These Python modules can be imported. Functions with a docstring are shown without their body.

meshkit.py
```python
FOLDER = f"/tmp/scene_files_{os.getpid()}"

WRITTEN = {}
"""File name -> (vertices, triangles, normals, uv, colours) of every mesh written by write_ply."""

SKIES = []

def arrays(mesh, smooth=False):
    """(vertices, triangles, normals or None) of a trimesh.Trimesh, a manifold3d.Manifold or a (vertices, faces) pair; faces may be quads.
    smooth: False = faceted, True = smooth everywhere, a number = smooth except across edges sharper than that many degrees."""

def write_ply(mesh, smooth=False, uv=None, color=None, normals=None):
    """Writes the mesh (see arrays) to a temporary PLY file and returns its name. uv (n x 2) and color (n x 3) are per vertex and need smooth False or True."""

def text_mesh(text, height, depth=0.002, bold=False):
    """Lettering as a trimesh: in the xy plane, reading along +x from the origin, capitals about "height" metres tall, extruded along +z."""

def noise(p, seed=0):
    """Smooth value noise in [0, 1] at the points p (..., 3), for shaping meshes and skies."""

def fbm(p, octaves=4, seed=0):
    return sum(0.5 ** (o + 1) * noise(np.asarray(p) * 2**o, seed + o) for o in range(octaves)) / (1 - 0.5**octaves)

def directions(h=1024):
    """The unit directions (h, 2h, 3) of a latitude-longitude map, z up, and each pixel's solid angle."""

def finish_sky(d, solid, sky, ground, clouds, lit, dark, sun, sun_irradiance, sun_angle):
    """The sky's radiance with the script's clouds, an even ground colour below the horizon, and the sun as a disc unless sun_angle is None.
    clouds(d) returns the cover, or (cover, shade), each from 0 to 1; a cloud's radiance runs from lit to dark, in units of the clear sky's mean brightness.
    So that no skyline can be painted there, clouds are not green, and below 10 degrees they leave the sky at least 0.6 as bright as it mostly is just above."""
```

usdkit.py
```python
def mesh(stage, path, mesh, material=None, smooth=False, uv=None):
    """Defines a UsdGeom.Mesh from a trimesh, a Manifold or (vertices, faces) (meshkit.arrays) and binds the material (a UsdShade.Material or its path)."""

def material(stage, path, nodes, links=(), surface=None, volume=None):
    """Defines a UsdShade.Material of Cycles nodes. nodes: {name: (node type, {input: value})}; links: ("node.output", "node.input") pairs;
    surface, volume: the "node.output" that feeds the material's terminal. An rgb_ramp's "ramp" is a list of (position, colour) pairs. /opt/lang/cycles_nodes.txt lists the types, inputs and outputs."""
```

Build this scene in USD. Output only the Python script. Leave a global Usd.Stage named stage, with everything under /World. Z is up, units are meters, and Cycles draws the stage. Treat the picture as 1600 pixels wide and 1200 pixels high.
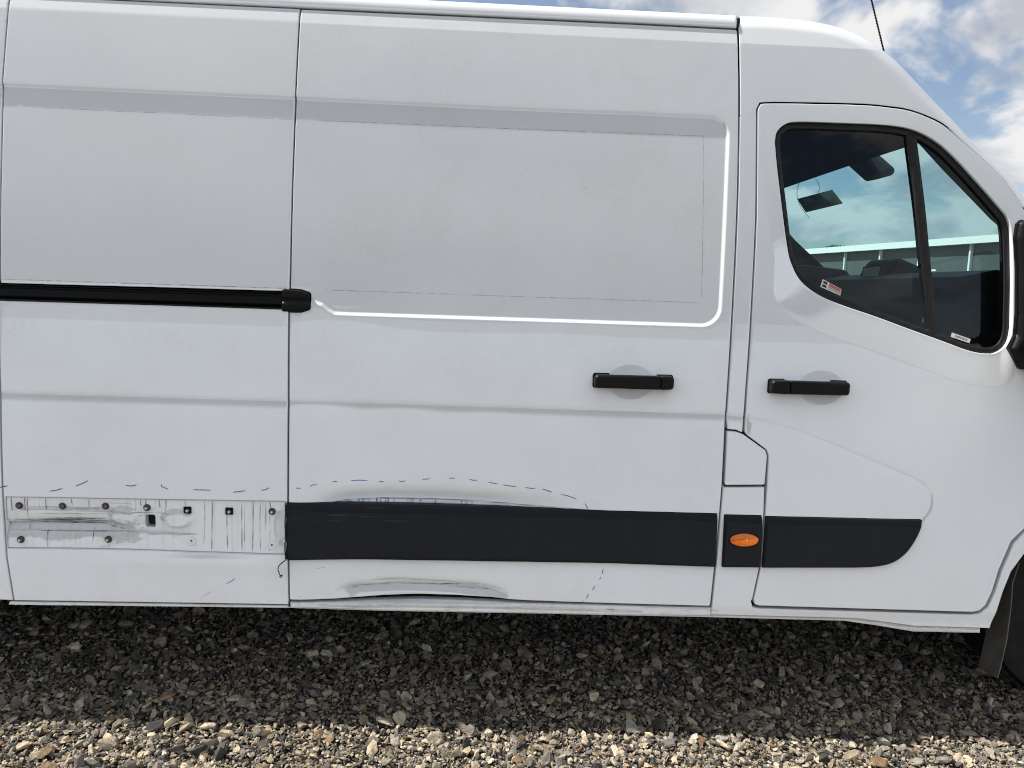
import math
import numpy as np
import shapely
import shapely.affinity
import trimesh
import manifold3d
import usdkit
import meshkit
from shapely.geometry import Polygon, LineString, Point
from shapely.ops import unary_union
from scipy.interpolate import PchipInterpolator
from scipy.spatial import Delaunay
from pxr import Gf, Sdf, Usd, UsdGeom, UsdLux, UsdShade, Vt

rng = np.random.default_rng(7)
stage = Usd.Stage.CreateInMemory()
UsdGeom.SetStageUpAxis(stage, "Z")
UsdGeom.SetStageMetersPerUnit(stage, 1.0)
UsdGeom.Xform.Define(stage, "/World")
UsdGeom.Scope.Define(stage, "/World/Looks")

# ------------------------------------------------------------------ camera
FPX, YAW, PITCH, ROLL = 1203.0, math.radians(2.321), math.radians(-6.988), math.radians(1.976)
EYE = np.array([0.0, -2.3054, 1.3726])
EXPOSURE = 0.84
_f = np.array([math.sin(YAW) * math.cos(PITCH), math.cos(YAW) * math.cos(PITCH), math.sin(PITCH)])
_r0 = np.array([math.cos(YAW), -math.sin(YAW), 0.0])
_u0 = np.cross(_r0, _f)
_r = _r0 * math.cos(ROLL) + _u0 * math.sin(ROLL)
_u = _u0 * math.cos(ROLL) - _r0 * math.sin(ROLL)
cam = UsdGeom.Camera.Define(stage, "/World/camera")
cam.CreateHorizontalApertureAttr(36.0)
cam.CreateVerticalApertureAttr(27.0)
cam.CreateFocalLengthAttr(36.0 * FPX / 1600.0)
cam.CreateClippingRangeAttr(Gf.Vec2f(0.05, 5000))
cam.CreateExposureAttr(EXPOSURE)
cam.AddTransformOp().Set(Gf.Matrix4d(*_r, 0, *_u, 0, *(-_f), 0, *EYE, 1))

# ------------------------------------------------------------------ sun and sky
SUN = np.array([-0.60, 0.047, 0.80])
SUN /= np.linalg.norm(SUN)
SUN_EL, SUN_ROT = math.asin(SUN[2]), math.atan2(SUN[0], SUN[1])
SKY_STRENGTH, SUN_INTENSITY = 0.069, 1.25
sun = UsdLux.DistantLight.Define(stage, "/World/sun")
sun.CreateIntensityAttr(SUN_INTENSITY)
sun.CreateAngleAttr(0.5)
sun.CreateColorAttr(Gf.Vec3f(1.0, 0.95, 0.87))
sun.CreateNormalizeAttr(True)
_z = SUN
_x = np.cross([0, 1.0, 0], _z); _x /= np.linalg.norm(_x)
_y = np.cross(_z, _x)
sun.AddTransformOp().Set(Gf.Matrix4d(*_x, 0, *_y, 0, *_z, 0, 0, 0, 30, 1))
LOOKS = "/World/Looks/"
sky_mat = usdkit.material(stage, LOOKS + "sky_air", {
    "sky": ("sky_texture", {"sky_type": "single_scattering", "sun_disc": False, "sun_elevation": SUN_EL, "sun_rotation": SUN_ROT, "aerosol_density": 1.0, "ozone_density": 1.7}),
    "tc": ("texture_coordinate", {}),
    "sep": ("separate_xyz", {}),
    "zc": ("math", {"math_type": "maximum", "value2": 0.0}),
    "za": ("math", {"math_type": "add", "value2": 0.42}),
    "dx": ("math", {"math_type": "divide"}), "dy": ("math", {"math_type": "divide"}),
    "cv": ("combine_xyz", {"z": 8.8}),
    "n1": ("noise_texture", {"scale": 3.6, "detail": 9.0, "roughness": 0.52, "distortion": 0.25}),
    "cover": ("map_range", {"from_min": 0.43, "from_max": 0.525, "to_min": 0.10, "to_max": 1.0, "clamp": True, "range_type": "smoothstep"}),
    "above": ("map_range", {"from_min": 0.0, "from_max": 0.04, "to_min": 0.0, "to_max": 1.0, "clamp": True}), "seen": ("math", {"math_type": "multiply"}),
    "off": ("mapping", {"location": (0.06, -0.10, 0.0)}),
    "n2": ("noise_texture", {"scale": 3.6, "detail": 6.0, "roughness": 0.5, "distortion": 0.25}),
    "lit": ("rgb_ramp", {"ramp": [(0.0, (7.5, 7.45, 7.35)), (0.47, (7.1, 7.1, 7.1)), (0.60, (4.3, 4.5, 4.9)), (1.0, (3.2, 3.4, 3.9))]}),
    "mixc": ("mix_color", {}),
    "bg": ("background_shader", {"strength": SKY_STRENGTH}),
}, [("tc.generated", "sep.vector"), ("sep.z", "zc.value1"), ("zc.value", "za.value1"), ("sep.x", "dx.value1"), ("za.value", "dx.value2"),
    ("sep.y", "dy.value1"), ("za.value", "dy.value2"), ("dx.value", "cv.x"), ("dy.value", "cv.y"), ("cv.vector", "n1.vector"), ("n1.fac", "cover.value"),
    ("cv.vector", "off.vector"), ("off.vector", "n2.vector"), ("n2.fac", "lit.fac"),
    ("cover.result", "seen.value1"), ("sep.z", "above.value"), ("above.result", "seen.value2"), ("seen.value", "mixc.fac"), ("sky.color", "mixc.a"), ("lit.color", "mixc.b"), ("mixc.result", "bg.color")], surface="bg.background")
dome = UsdLux.DomeLight.Define(stage, "/World/sky")
UsdShade.MaterialBindingAPI.Apply(dome.GetPrim()).Bind(sky_mat)
dome.GetPrim().SetCustomDataByKey("kind", "structure")
dome.GetPrim().SetCustomDataByKey("label", "blue sky with white and grey broken clouds")
dome.GetPrim().SetCustomDataByKey("category", "sky")

# ------------------------------------------------------------------ helpers
used = set()


def free(parent, name):
    path, k = f"{parent}/{name}", 0
    while path in used:
        k += 1
        path = f"{parent}/{name}_{k:03d}"
    used.add(path)
    return path


def tag(prim, label=None, cat=None, group=None, kind=None):
    for k, v in (("label", label), ("category", cat), ("group", group), ("kind", kind)):
        if v:
            prim.SetCustomDataByKey(k, v)
    return prim


def thing(name, label, cat, loc=(0, 0, 0), group=None, rotz=0.0):
    x = UsdGeom.Xform.Define(stage, free("/World", name))
    x.AddTranslateOp().Set(Gf.Vec3d(*map(float, loc)))
    if rotz:
        x.AddRotateZOp().Set(rotz)
    return tag(x.GetPrim(), label, cat, group)


def holder(name, parent):
    return UsdGeom.Xform.Define(stage, free(str(parent.GetPath()), name)).GetPrim()


def part(name, mesh, mat, parent=None, smooth=False, label=None, kind=None):
    path = free(str(parent.GetPath()) if parent is not None else "/World", name)
    m = usdkit.mesh(stage, path, mesh, MAT[mat], smooth=smooth)
    return tag(m.GetPrim(), label, kind=kind)


def raw_part(name, v, f, n, mat, parent, label=None, kind=None):
    path = free(str(parent.GetPath()), name)
    m = UsdGeom.Mesh.Define(stage, path)
    m.CreatePointsAttr(Vt.Vec3fArray.FromNumpy(v.astype(np.float32)))
    m.CreateFaceVertexCountsAttr(Vt.IntArray.FromNumpy(np.full(len(f), 3, np.int32)))
    m.CreateFaceVertexIndicesAttr(Vt.IntArray.FromNumpy(f.astype(np.int32).ravel()))
    m.CreateSubdivisionSchemeAttr("none")
    m.CreateNormalsAttr(Vt.Vec3fArray.FromNumpy(n.astype(np.float32)))
    m.SetNormalsInterpolation("vertex")
    UsdShade.MaterialBindingAPI.Apply(m.GetPrim()).Bind(MAT[mat])
    return tag(m.GetPrim(), label, kind=kind)


def hull_spheres(pts, n=20):
    ms = [manifold3d.Manifold.sphere(r, n).translate([x, y, z]) for x, y, z, r in pts]
    return manifold3d.Manifold.batch_hull(ms)


def box(x0, x1, y0, y1, z0, z1):
    b = trimesh.creation.box((x1 - x0, y1 - y0, z1 - z0))
    b.apply_translation(((x0 + x1) / 2, (y0 + y1) / 2, (z0 + z1) / 2))
    return b


def rbox(x0, x1, y0, y1, z0, z1, r, n=16):
    return hull_spheres([(x, y, z, r) for x in (x0 + r, x1 - r) for y in (y0 + r, y1 - r) for z in (z0 + r, z1 - r)], n)


def tube(points, radius, sides=8):
    p = np.asarray(points, float)
    t = np.gradient(p, axis=0)
    t /= np.linalg.norm(t, axis=1, keepdims=True) + 1e-12
    a = np.cross(t, np.where(np.abs(t[:, 2:]) < 0.9, [0, 0, 1.0], [1.0, 0, 0]))
    a /= np.linalg.norm(a, axis=1, keepdims=True) + 1e-12
    b, ang = np.cross(t, a), np.arange(sides) * 2 * np.pi / sides
    rad = np.broadcast_to(radius, (len(p),))[:, None, None]
    v = p[:, None] + rad * (np.cos(ang)[None, :, None] * a[:, None] + np.sin(ang)[None, :, None] * b[:, None])
    i, j = np.meshgrid(np.arange(len(p) - 1), np.arange(sides), indexing="ij")
    q = np.stack([i * sides + j, i * sides + (j + 1) % sides, (i + 1) * sides + (j + 1) % sides, (i + 1) * sides + j], -1).reshape(-1, 4)
    return v.reshape(-1, 3), q


def smoothstep(t):
    t = np.clip(t, 0, 1)
    return t * t * (3 - 2 * t)


# ------------------------------------------------------------------ materials
def principled(name, color, rough=0.5, **kw):
    vals = {"base_color": color, "roughness": rough}
    vals.update(kw)
    return usdkit.material(stage, LOOKS + name, {"p": ("principled_bsdf", vals)}, [], surface="p.BSDF")


def mottled(name, ramp, scale=20.0, rough=0.5, detail=6.0, bump=0.0, bump_scale=200.0, obj=True, bump_dist=0.01, **kw):
    vals = {"roughness": rough}
    vals.update(kw)
    nodes = {"tc": ("texture_coordinate", {}), "n": ("noise_texture", {"scale": scale, "detail": detail, "roughness": 0.6}), "r": ("rgb_ramp", {"ramp": ramp}), "p": ("principled_bsdf", vals)}
    src = "tc.object" if obj else "g.position"
    if not obj:
        nodes["g"] = ("geometry", {})
        del nodes["tc"]
    links = [(src, "n.vector"), ("n.fac", "r.fac"), ("r.color", "p.base_color")]
    if bump:
        nodes["nb"] = ("noise_texture", {"scale": bump_scale, "detail": 4.0})
        nodes["b"] = ("bump", {"strength": bump, "distance": bump_dist})
        links += [(src, "nb.vector"), ("nb.fac", "b.height"), ("b.normal", "p.normal")]
    return usdkit.material(stage, LOOKS + name, nodes, links, surface="p.BSDF")


def paint(name, dirt, streak=0.0):
    """White clear-coated paint with specks of road dust (irregular, position noise)."""
    nodes = {
        "g": ("geometry", {}), "sep": ("separate_xyz", {}),
        "n": ("noise_texture", {"scale": 3.2, "detail": 8.0, "roughness": 0.62}),
        "nf": ("noise_texture", {"scale": 90.0, "detail": 3.0}),
        "dr": ("map_range", {"from_min": 0.36, "from_max": 0.78, "to_min": 0.0, "to_max": dirt, "clamp": True}),
        "df": ("map_range", {"from_min": 0.35, "from_max": 0.75, "to_min": 0.5, "to_max": 1.2, "clamp": True}),
        "dm": ("math", {"math_type": "multiply"}),
        "c": ("mix_color", {"a": (0.722, 0.757, 0.798), "b": (0.36, 0.32, 0.26)}),
        "sm": ("mapping", {"scale": (70.0, 70.0, 2.0)}),
        "sn": ("noise_texture", {"scale": 1.0, "detail": 3.0}),
        "sr": ("map_range", {"from_min": 0.52, "from_max": 0.72, "to_min": 0.0, "to_max": streak, "clamp": True}),
        "c2": ("mix_color", {"b": (0.25, 0.21, 0.17)}),
        "nb": ("noise_texture", {"scale": 2.2, "detail": 2.0}),
        "b": ("bump", {"strength": 0.12, "distance": 0.0025}),
        "p": ("principled_bsdf", {"roughness": 0.32, "coat_weight": 0.6, "coat_roughness": 0.11, "coat_ior": 1.5}),
    }
    links = [("g.position", "n.vector"), ("g.position", "nf.vector"), ("n.fac", "dr.value"), ("nf.fac", "df.value"), ("dr.result", "dm.value1"), ("df.result", "dm.value2"),
             ("dm.value", "c.fac"), ("g.position", "sm.vector"), ("sm.vector", "sn.vector"), ("sn.fac", "sr.value"), ("sr.result", "c2.fac"), ("c.result", "c2.a"), ("c2.result", "p.base_color"),
             ("g.position", "nb.vector"), ("nb.fac", "b.height"), ("b.normal", "p.normal"), ("b.normal", "p.coat_normal")]
    return usdkit.material(stage, LOOKS + name, nodes, links, surface="p.BSDF")


def pane(name, tint, gloss=0.8):
    return usdkit.material(stage, LOOKS + name, {"t": ("transparent_bsdf", {"color": tint}), "g": ("glossy_bsdf", {"color": (gloss,) * 3, "roughness": 0.0}), "f": ("fresnel", {"IOR": 1.48}), "m": ("mix_closure", {})},
                           [("f.fac", "m.fac"), ("t.BSDF", "m.closure1"), ("g.BSDF", "m.closure2")], surface="m.closure")


def film(name, color, lo, hi, scale, stretch=(1, 1, 1)):
    """A thin patchy film of dirt or ink, partly see-through, on whatever it lies on."""
    return usdkit.material(stage, LOOKS + name, {
        "g": ("geometry", {}), "mp": ("mapping", {"scale": stretch}), "n": ("noise_texture", {"scale": scale, "detail": 5.0}),
        "r": ("map_range", {"from_min": 0.35, "from_max": 0.65, "to_min": lo, "to_max": hi, "clamp": True}),
        "t": ("transparent_bsdf", {}), "p": ("principled_bsdf", {"base_color": color, "roughness": 0.7}), "m": ("mix_closure", {})},
        [("g.position", "mp.vector"), ("mp.vector", "n.vector"), ("n.fac", "r.value"), ("r.result", "m.fac"), ("t.BSDF", "m.closure1"), ("p.BSDF", "m.closure2")], surface="m.closure")


MAT = {
    "paint": paint("white_paint", 0.10),
    "paint_low": paint("white_paint_dusty", 0.22, 0.0),
    "paint_sill": paint("white_paint_road_film", 0.75, 0.10),
    "paint_seat": paint("white_paint_under_strip", 0.26, 0.16),
    "trim": mottled("black_rub_strip", [(0.3, (0.0050, 0.0066, 0.0100)), (0.7, (0.0085, 0.0107, 0.0150))], scale=9, rough=0.5, specular_ior_level=0.24, bump=0.25, bump_scale=900, obj=False, bump_dist=0.0006),
    "plastic": principled("black_plastic", (0.0032, 0.0032, 0.004), 0.42, specular_ior_level=0.22),
    "gloss_black": principled("gloss_black", (0.002, 0.002, 0.0023), 0.28, specular_ior_level=0.2),
    "rubber": principled("black_rubber", (0.007, 0.0065, 0.007), 0.55, specular_ior_level=0.35),
    "dark": principled("dark_cavity", (0.012, 0.012, 0.013), 0.9),  # near-black stands in for shade behind shut lines and in holes
    "underbody": principled("underbody_coating", (0.015, 0.015, 0.015), 0.9),
    "tyre": mottled("tyre_rubber", [(0.3, (0.007, 0.007, 0.007)), (0.8, (0.016, 0.015, 0.014))], scale=30, rough=0.85, specular_ior_level=0.2),
    "rim": principled("steel_rim", (0.35, 0.35, 0.36), 0.4, metallic=0.8),
    "flap": mottled("mud_flap_rubber", [(0.3, (0.08, 0.075, 0.07)), (0.7, (0.14, 0.13, 0.118))], scale=18, rough=0.85, obj=False),
    "side_glass": pane("side_glass", (0.69, 0.86, 0.88)),
    "screen_glass": pane("windscreen_glass", (0.73, 0.89, 0.90)),
    "mirror": principled("mirror_glass", (0.82, 0.83, 0.85), 0.01, metallic=1.0),
    "headliner": mottled("headliner_cloth", [(0.3, (0.009, 0.011, 0.016)), (0.7, (0.015, 0.018, 0.025))], scale=60, rough=0.95, specular_ior_level=0.0),  # cabin shade put into the colour; the cloth itself would be light grey
    "dash": mottled("dashboard_plastic", [(0.3, (0.022, 0.025, 0.029)), (0.7, (0.038, 0.042, 0.048))], scale=40, rough=0.6, specular_ior_level=0.15),
    "seat": mottled("seat_cloth", [(0.3, (0.06, 0.063, 0.07)), (0.7, (0.12, 0.125, 0.135))], scale=80, rough=0.95),
    "display": principled("display_screen", (0.75, 0.80, 0.80), 0.3),  # pale base colour stands in for windscreen light reflected in the unlit screen
    "amber": usdkit.material(stage, LOOKS + "amber_lens", {"tc": ("texture_coordinate", {}), "v": ("voronoi_texture", {"scale": 150.0}), "r": ("rgb_ramp", {"ramp": [(0.0, (1.0, 0.27, 0.01)), (0.7, (0.9, 0.15, 0.003))]}),
                                                           "b": ("bump", {"strength": 0.4, "distance": 0.001}), "p": ("principled_bsdf", {"roughness": 0.12, "coat_weight": 1.0, "coat_roughness": 0.02, "subsurface_weight": 0.3, "subsurface_scale": 0.01})},
                              [("tc.object", "v.vector"), ("v.distance", "r.fac"), ("r.color", "p.base_color"), ("v.distance", "b.height"), ("b.normal", "p.normal")], surface="p.BSDF"),
    "bulb": principled("lamp_bulb", (0.95, 0.62, 0.12), 0.1, coat_weight=1.0),
    "clip": principled("grey_clip_metal", (0.20, 0.19, 0.18), 0.45, metallic=0.4),
    "clip_dark": principled("dark_clip", (0.03, 0.03, 0.03), 0.5),
    "washer": principled("white_washer", (0.68, 0.67, 0.64), 0.5),
    "ink": film("blue_marker_ink", (0.01, 0.075, 0.24), 0.6, 1.0, 300.0),
    "residue": film("decal_edge_residue", (0.12, 0.12, 0.13), 0.0, 0.6, 60.0),
    "scuff": film("black_scuff", (0.08, 0.075, 0.078), 0.03, 0.5, 40.0, (1, 1, 6)),
    "streak": film("brown_dirt_streak", (0.14, 0.115, 0.095), 0.05, 0.65, 50.0, (1, 1, 0.5)),
    "graze": film("pale_graze", (0.05, 0.055, 0.065), 0.0, 0.3, 25.0, (1, 1, 4)),
    "sticker": principled("white_sticker", (0.78, 0.78, 0.76), 0.45),
    "red": principled("red_print", (0.55, 0.05, 0.04), 0.5),
    "black_print": principled("black_print", (0.02, 0.02, 0.02), 0.5),
    "card": usdkit.material(stage, LOOKS + "hanging_card_film", {"tc": ("texture_coordinate", {}), "n": ("noise_texture", {"scale": 16.0, "detail": 6.0}), "r": ("rgb_ramp", {"ramp": [(0.3, (0.10, 0.11, 0.095)), (0.7, (0.30, 0.32, 0.27))]}),
        "p": ("principled_bsdf", {"roughness": 0.4}), "t": ("translucent_bsdf", {}), "m": ("mix_closure", {"fac": 0.5})},
        [("tc.object", "n.vector"), ("n.fac", "r.fac"), ("r.color", "p.base_color"), ("r.color", "t.color"), ("p.BSDF", "m.closure1"), ("t.BSDF", "m.closure2")], surface="m.closure"),
    "wall": mottled("green_grey_cladding", [(0.3, (0.055, 0.066, 0.062)), (0.7, (0.085, 0.095, 0.088))], scale=0.6, rough=0.5),
    "white_trim": principled("white_trim", (0.72, 0.72, 0.70), 0.5),
    "ground": usdkit.material(stage, LOOKS + "crushed_stone_bed", {
        "g": ("geometry", {}), "v": ("voronoi_texture", {"scale": 42.0}), "sc": ("separate_color", {}), "r": ("rgb_ramp", {"ramp": [(0.0, (0.05, 0.048, 0.046)), (0.3, (0.095, 0.088, 0.078)), (0.6, (0.15, 0.135, 0.11)), (0.85, (0.23, 0.195, 0.145)), (1.0, (0.35, 0.30, 0.23))]}),
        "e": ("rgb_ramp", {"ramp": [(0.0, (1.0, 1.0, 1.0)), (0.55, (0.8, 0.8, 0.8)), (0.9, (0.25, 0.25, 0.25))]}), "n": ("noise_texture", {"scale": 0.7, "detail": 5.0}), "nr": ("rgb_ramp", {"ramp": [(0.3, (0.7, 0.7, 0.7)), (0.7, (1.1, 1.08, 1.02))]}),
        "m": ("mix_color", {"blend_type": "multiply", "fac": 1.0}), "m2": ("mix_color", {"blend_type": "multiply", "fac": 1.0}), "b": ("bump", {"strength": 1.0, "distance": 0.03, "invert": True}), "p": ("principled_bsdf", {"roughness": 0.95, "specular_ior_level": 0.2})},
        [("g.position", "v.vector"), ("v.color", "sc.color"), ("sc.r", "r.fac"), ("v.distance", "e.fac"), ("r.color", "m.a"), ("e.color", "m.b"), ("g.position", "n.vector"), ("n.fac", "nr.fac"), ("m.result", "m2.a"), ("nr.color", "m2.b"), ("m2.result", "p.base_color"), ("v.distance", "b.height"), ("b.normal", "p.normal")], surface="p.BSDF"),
    "leaf": usdkit.material(stage, LOOKS + "leaf", {"p": ("principled_bsdf", {"base_color": (0.05, 0.085, 0.025), "roughness": 0.6}), "t": ("translucent_bsdf", {"color": (0.08, 0.13, 0.03)}), "m": ("mix_closure", {"fac": 0.3})},
                            [("p.BSDF", "m.closure1"), ("t.BSDF", "m.closure2")], surface="m.closure"),
    "bark": mottled("bark", [(0.3, (0.06, 0.045, 0.03)), (0.7, (0.13, 0.10, 0.075))], scale=8, rough=0.9),
    "headlamp": principled("headlamp_lens", (0.6, 0.62, 0.65), 0.05, coat_weight=1.0),
}

# ------------------------------------------------------------------ the body surface: y = body(x, z), outward is -y
W = 2.07
_prof = PchipInterpolator([0.1, 0.25, 0.45, 0.6, 0.8, 0.95, 1.1, 1.22, 1.35, 1.5, 1.75, 2.0, 2.3, 2.6], [0.045, 0.0276, 0.0115, 0.0048, 0.0008, 0.0, 0.0021, 0.0068, 0.0148, 0.0270, 0.0560, 0.0910, 0.1430, 0.205])


def body(x, z):
    x, z = np.asarray(x, float), np.asarray(z, float)
    y = _prof(np.clip(z, 0.1, 2.6))
    y = y + 0.11 * np.clip(z - 2.137, 0, None)
    y = y + 0.22 * np.clip((x - 2.15) / 0.75, 0, None) ** 2 + 0.06 * np.clip((-x - 3.05) / 0.2, 0, None) ** 2
    return y


def on_side(u, v, extra=0.0):
    """The point of the van's side (x, z) behind a place of the photograph (1600 x 1200)."""
    d = (u - 800) / FPX * _r - (v - 600) / FPX * _u + _f
    y = 0.0
    for _ in range(14):
        t = (y - EYE[1]) / d[1]
        p = EYE + t * d
        y = float(body(p[0], p[2])) + extra
    return p[0], p[2]


def S(pts, extra=0.0):
    return [on_side(u, v, extra) for u, v in pts]


def at_depth(u, v, y):
    d = (u - 800) / FPX * _r - (v - 600) / FPX * _u + _f
    return EYE + (y - EYE[1]) / d[1] * d


def curve(pts, n=8):
    """Catmull-Rom through the points."""
    p = np.asarray(pts, float)
    q = np.vstack([2 * p[0] - p[1], p, 2 * p[-1] - p[-2]])
    out = []
    for i in range(1, len(q) - 2):
        a, b, c, d = q[i - 1:i + 3]
        for t in np.linspace(0, 1, n, endpoint=False):
            out.append(0.5 * (2 * b + (c - a) * t + (2 * a - 5 * b + 4 * c - d) * t * t + (3 * b - a - 3 * c + d) * t ** 3))
    out.append(p[-1])
    return [tuple(x) for x in out]


def soften(poly, r):
    return poly.buffer(-r, quad_segs=8).buffer(2 * r, quad_segs=8).buffer(-r, quad_segs=8)


def dist(geom, x, z):
    return shapely.distance(geom, shapely.points(x, z))


def inside_dist(poly, x, z):
    d = shapely.distance(poly.boundary, shapely.points(x, z))
    return np.where(shapely.contains_xy(poly, x, z), d, -d)


def signed_line(pts, x, z):
    """Distance to a left-to-right polyline, positive above it, and the place along it."""
    p = np.asarray(pts, float)
    best, sgn = np.full(np.shape(x), 1e9), np.ones(np.shape(x))
    for a, b in zip(p[:-1], p[1:]):
        e = b - a
        L = np.hypot(*e)
        t = np.clip(((x - a[0]) * e[0] + (z - a[1]) * e[1]) / L ** 2, 0, 1)
        dx, dz = x - a[0] - t * e[0], z - a[1] - t * e[1]
        d = np.hypot(dx, dz)
        s = np.sign(e[0] * dz - e[1] * dx)
        m = d < best
        best, sgn = np.where(m, d, best), np.where(m, s, sgn)
    return best * np.where(sgn == 0, 1, sgn)


def ramp(t):
    """0 to 1 in a straight slope with its two ends a little rounded."""
    return 0.5 * (np.sqrt(t * t + 0.012) - np.sqrt((t - 1) ** 2 + 0.012) + 1)


def groove(sd, depth, above, below):
    return depth * np.where(sd > 0, np.exp(-np.abs(sd) / above), np.exp(-np.abs(sd) / below))


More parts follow.
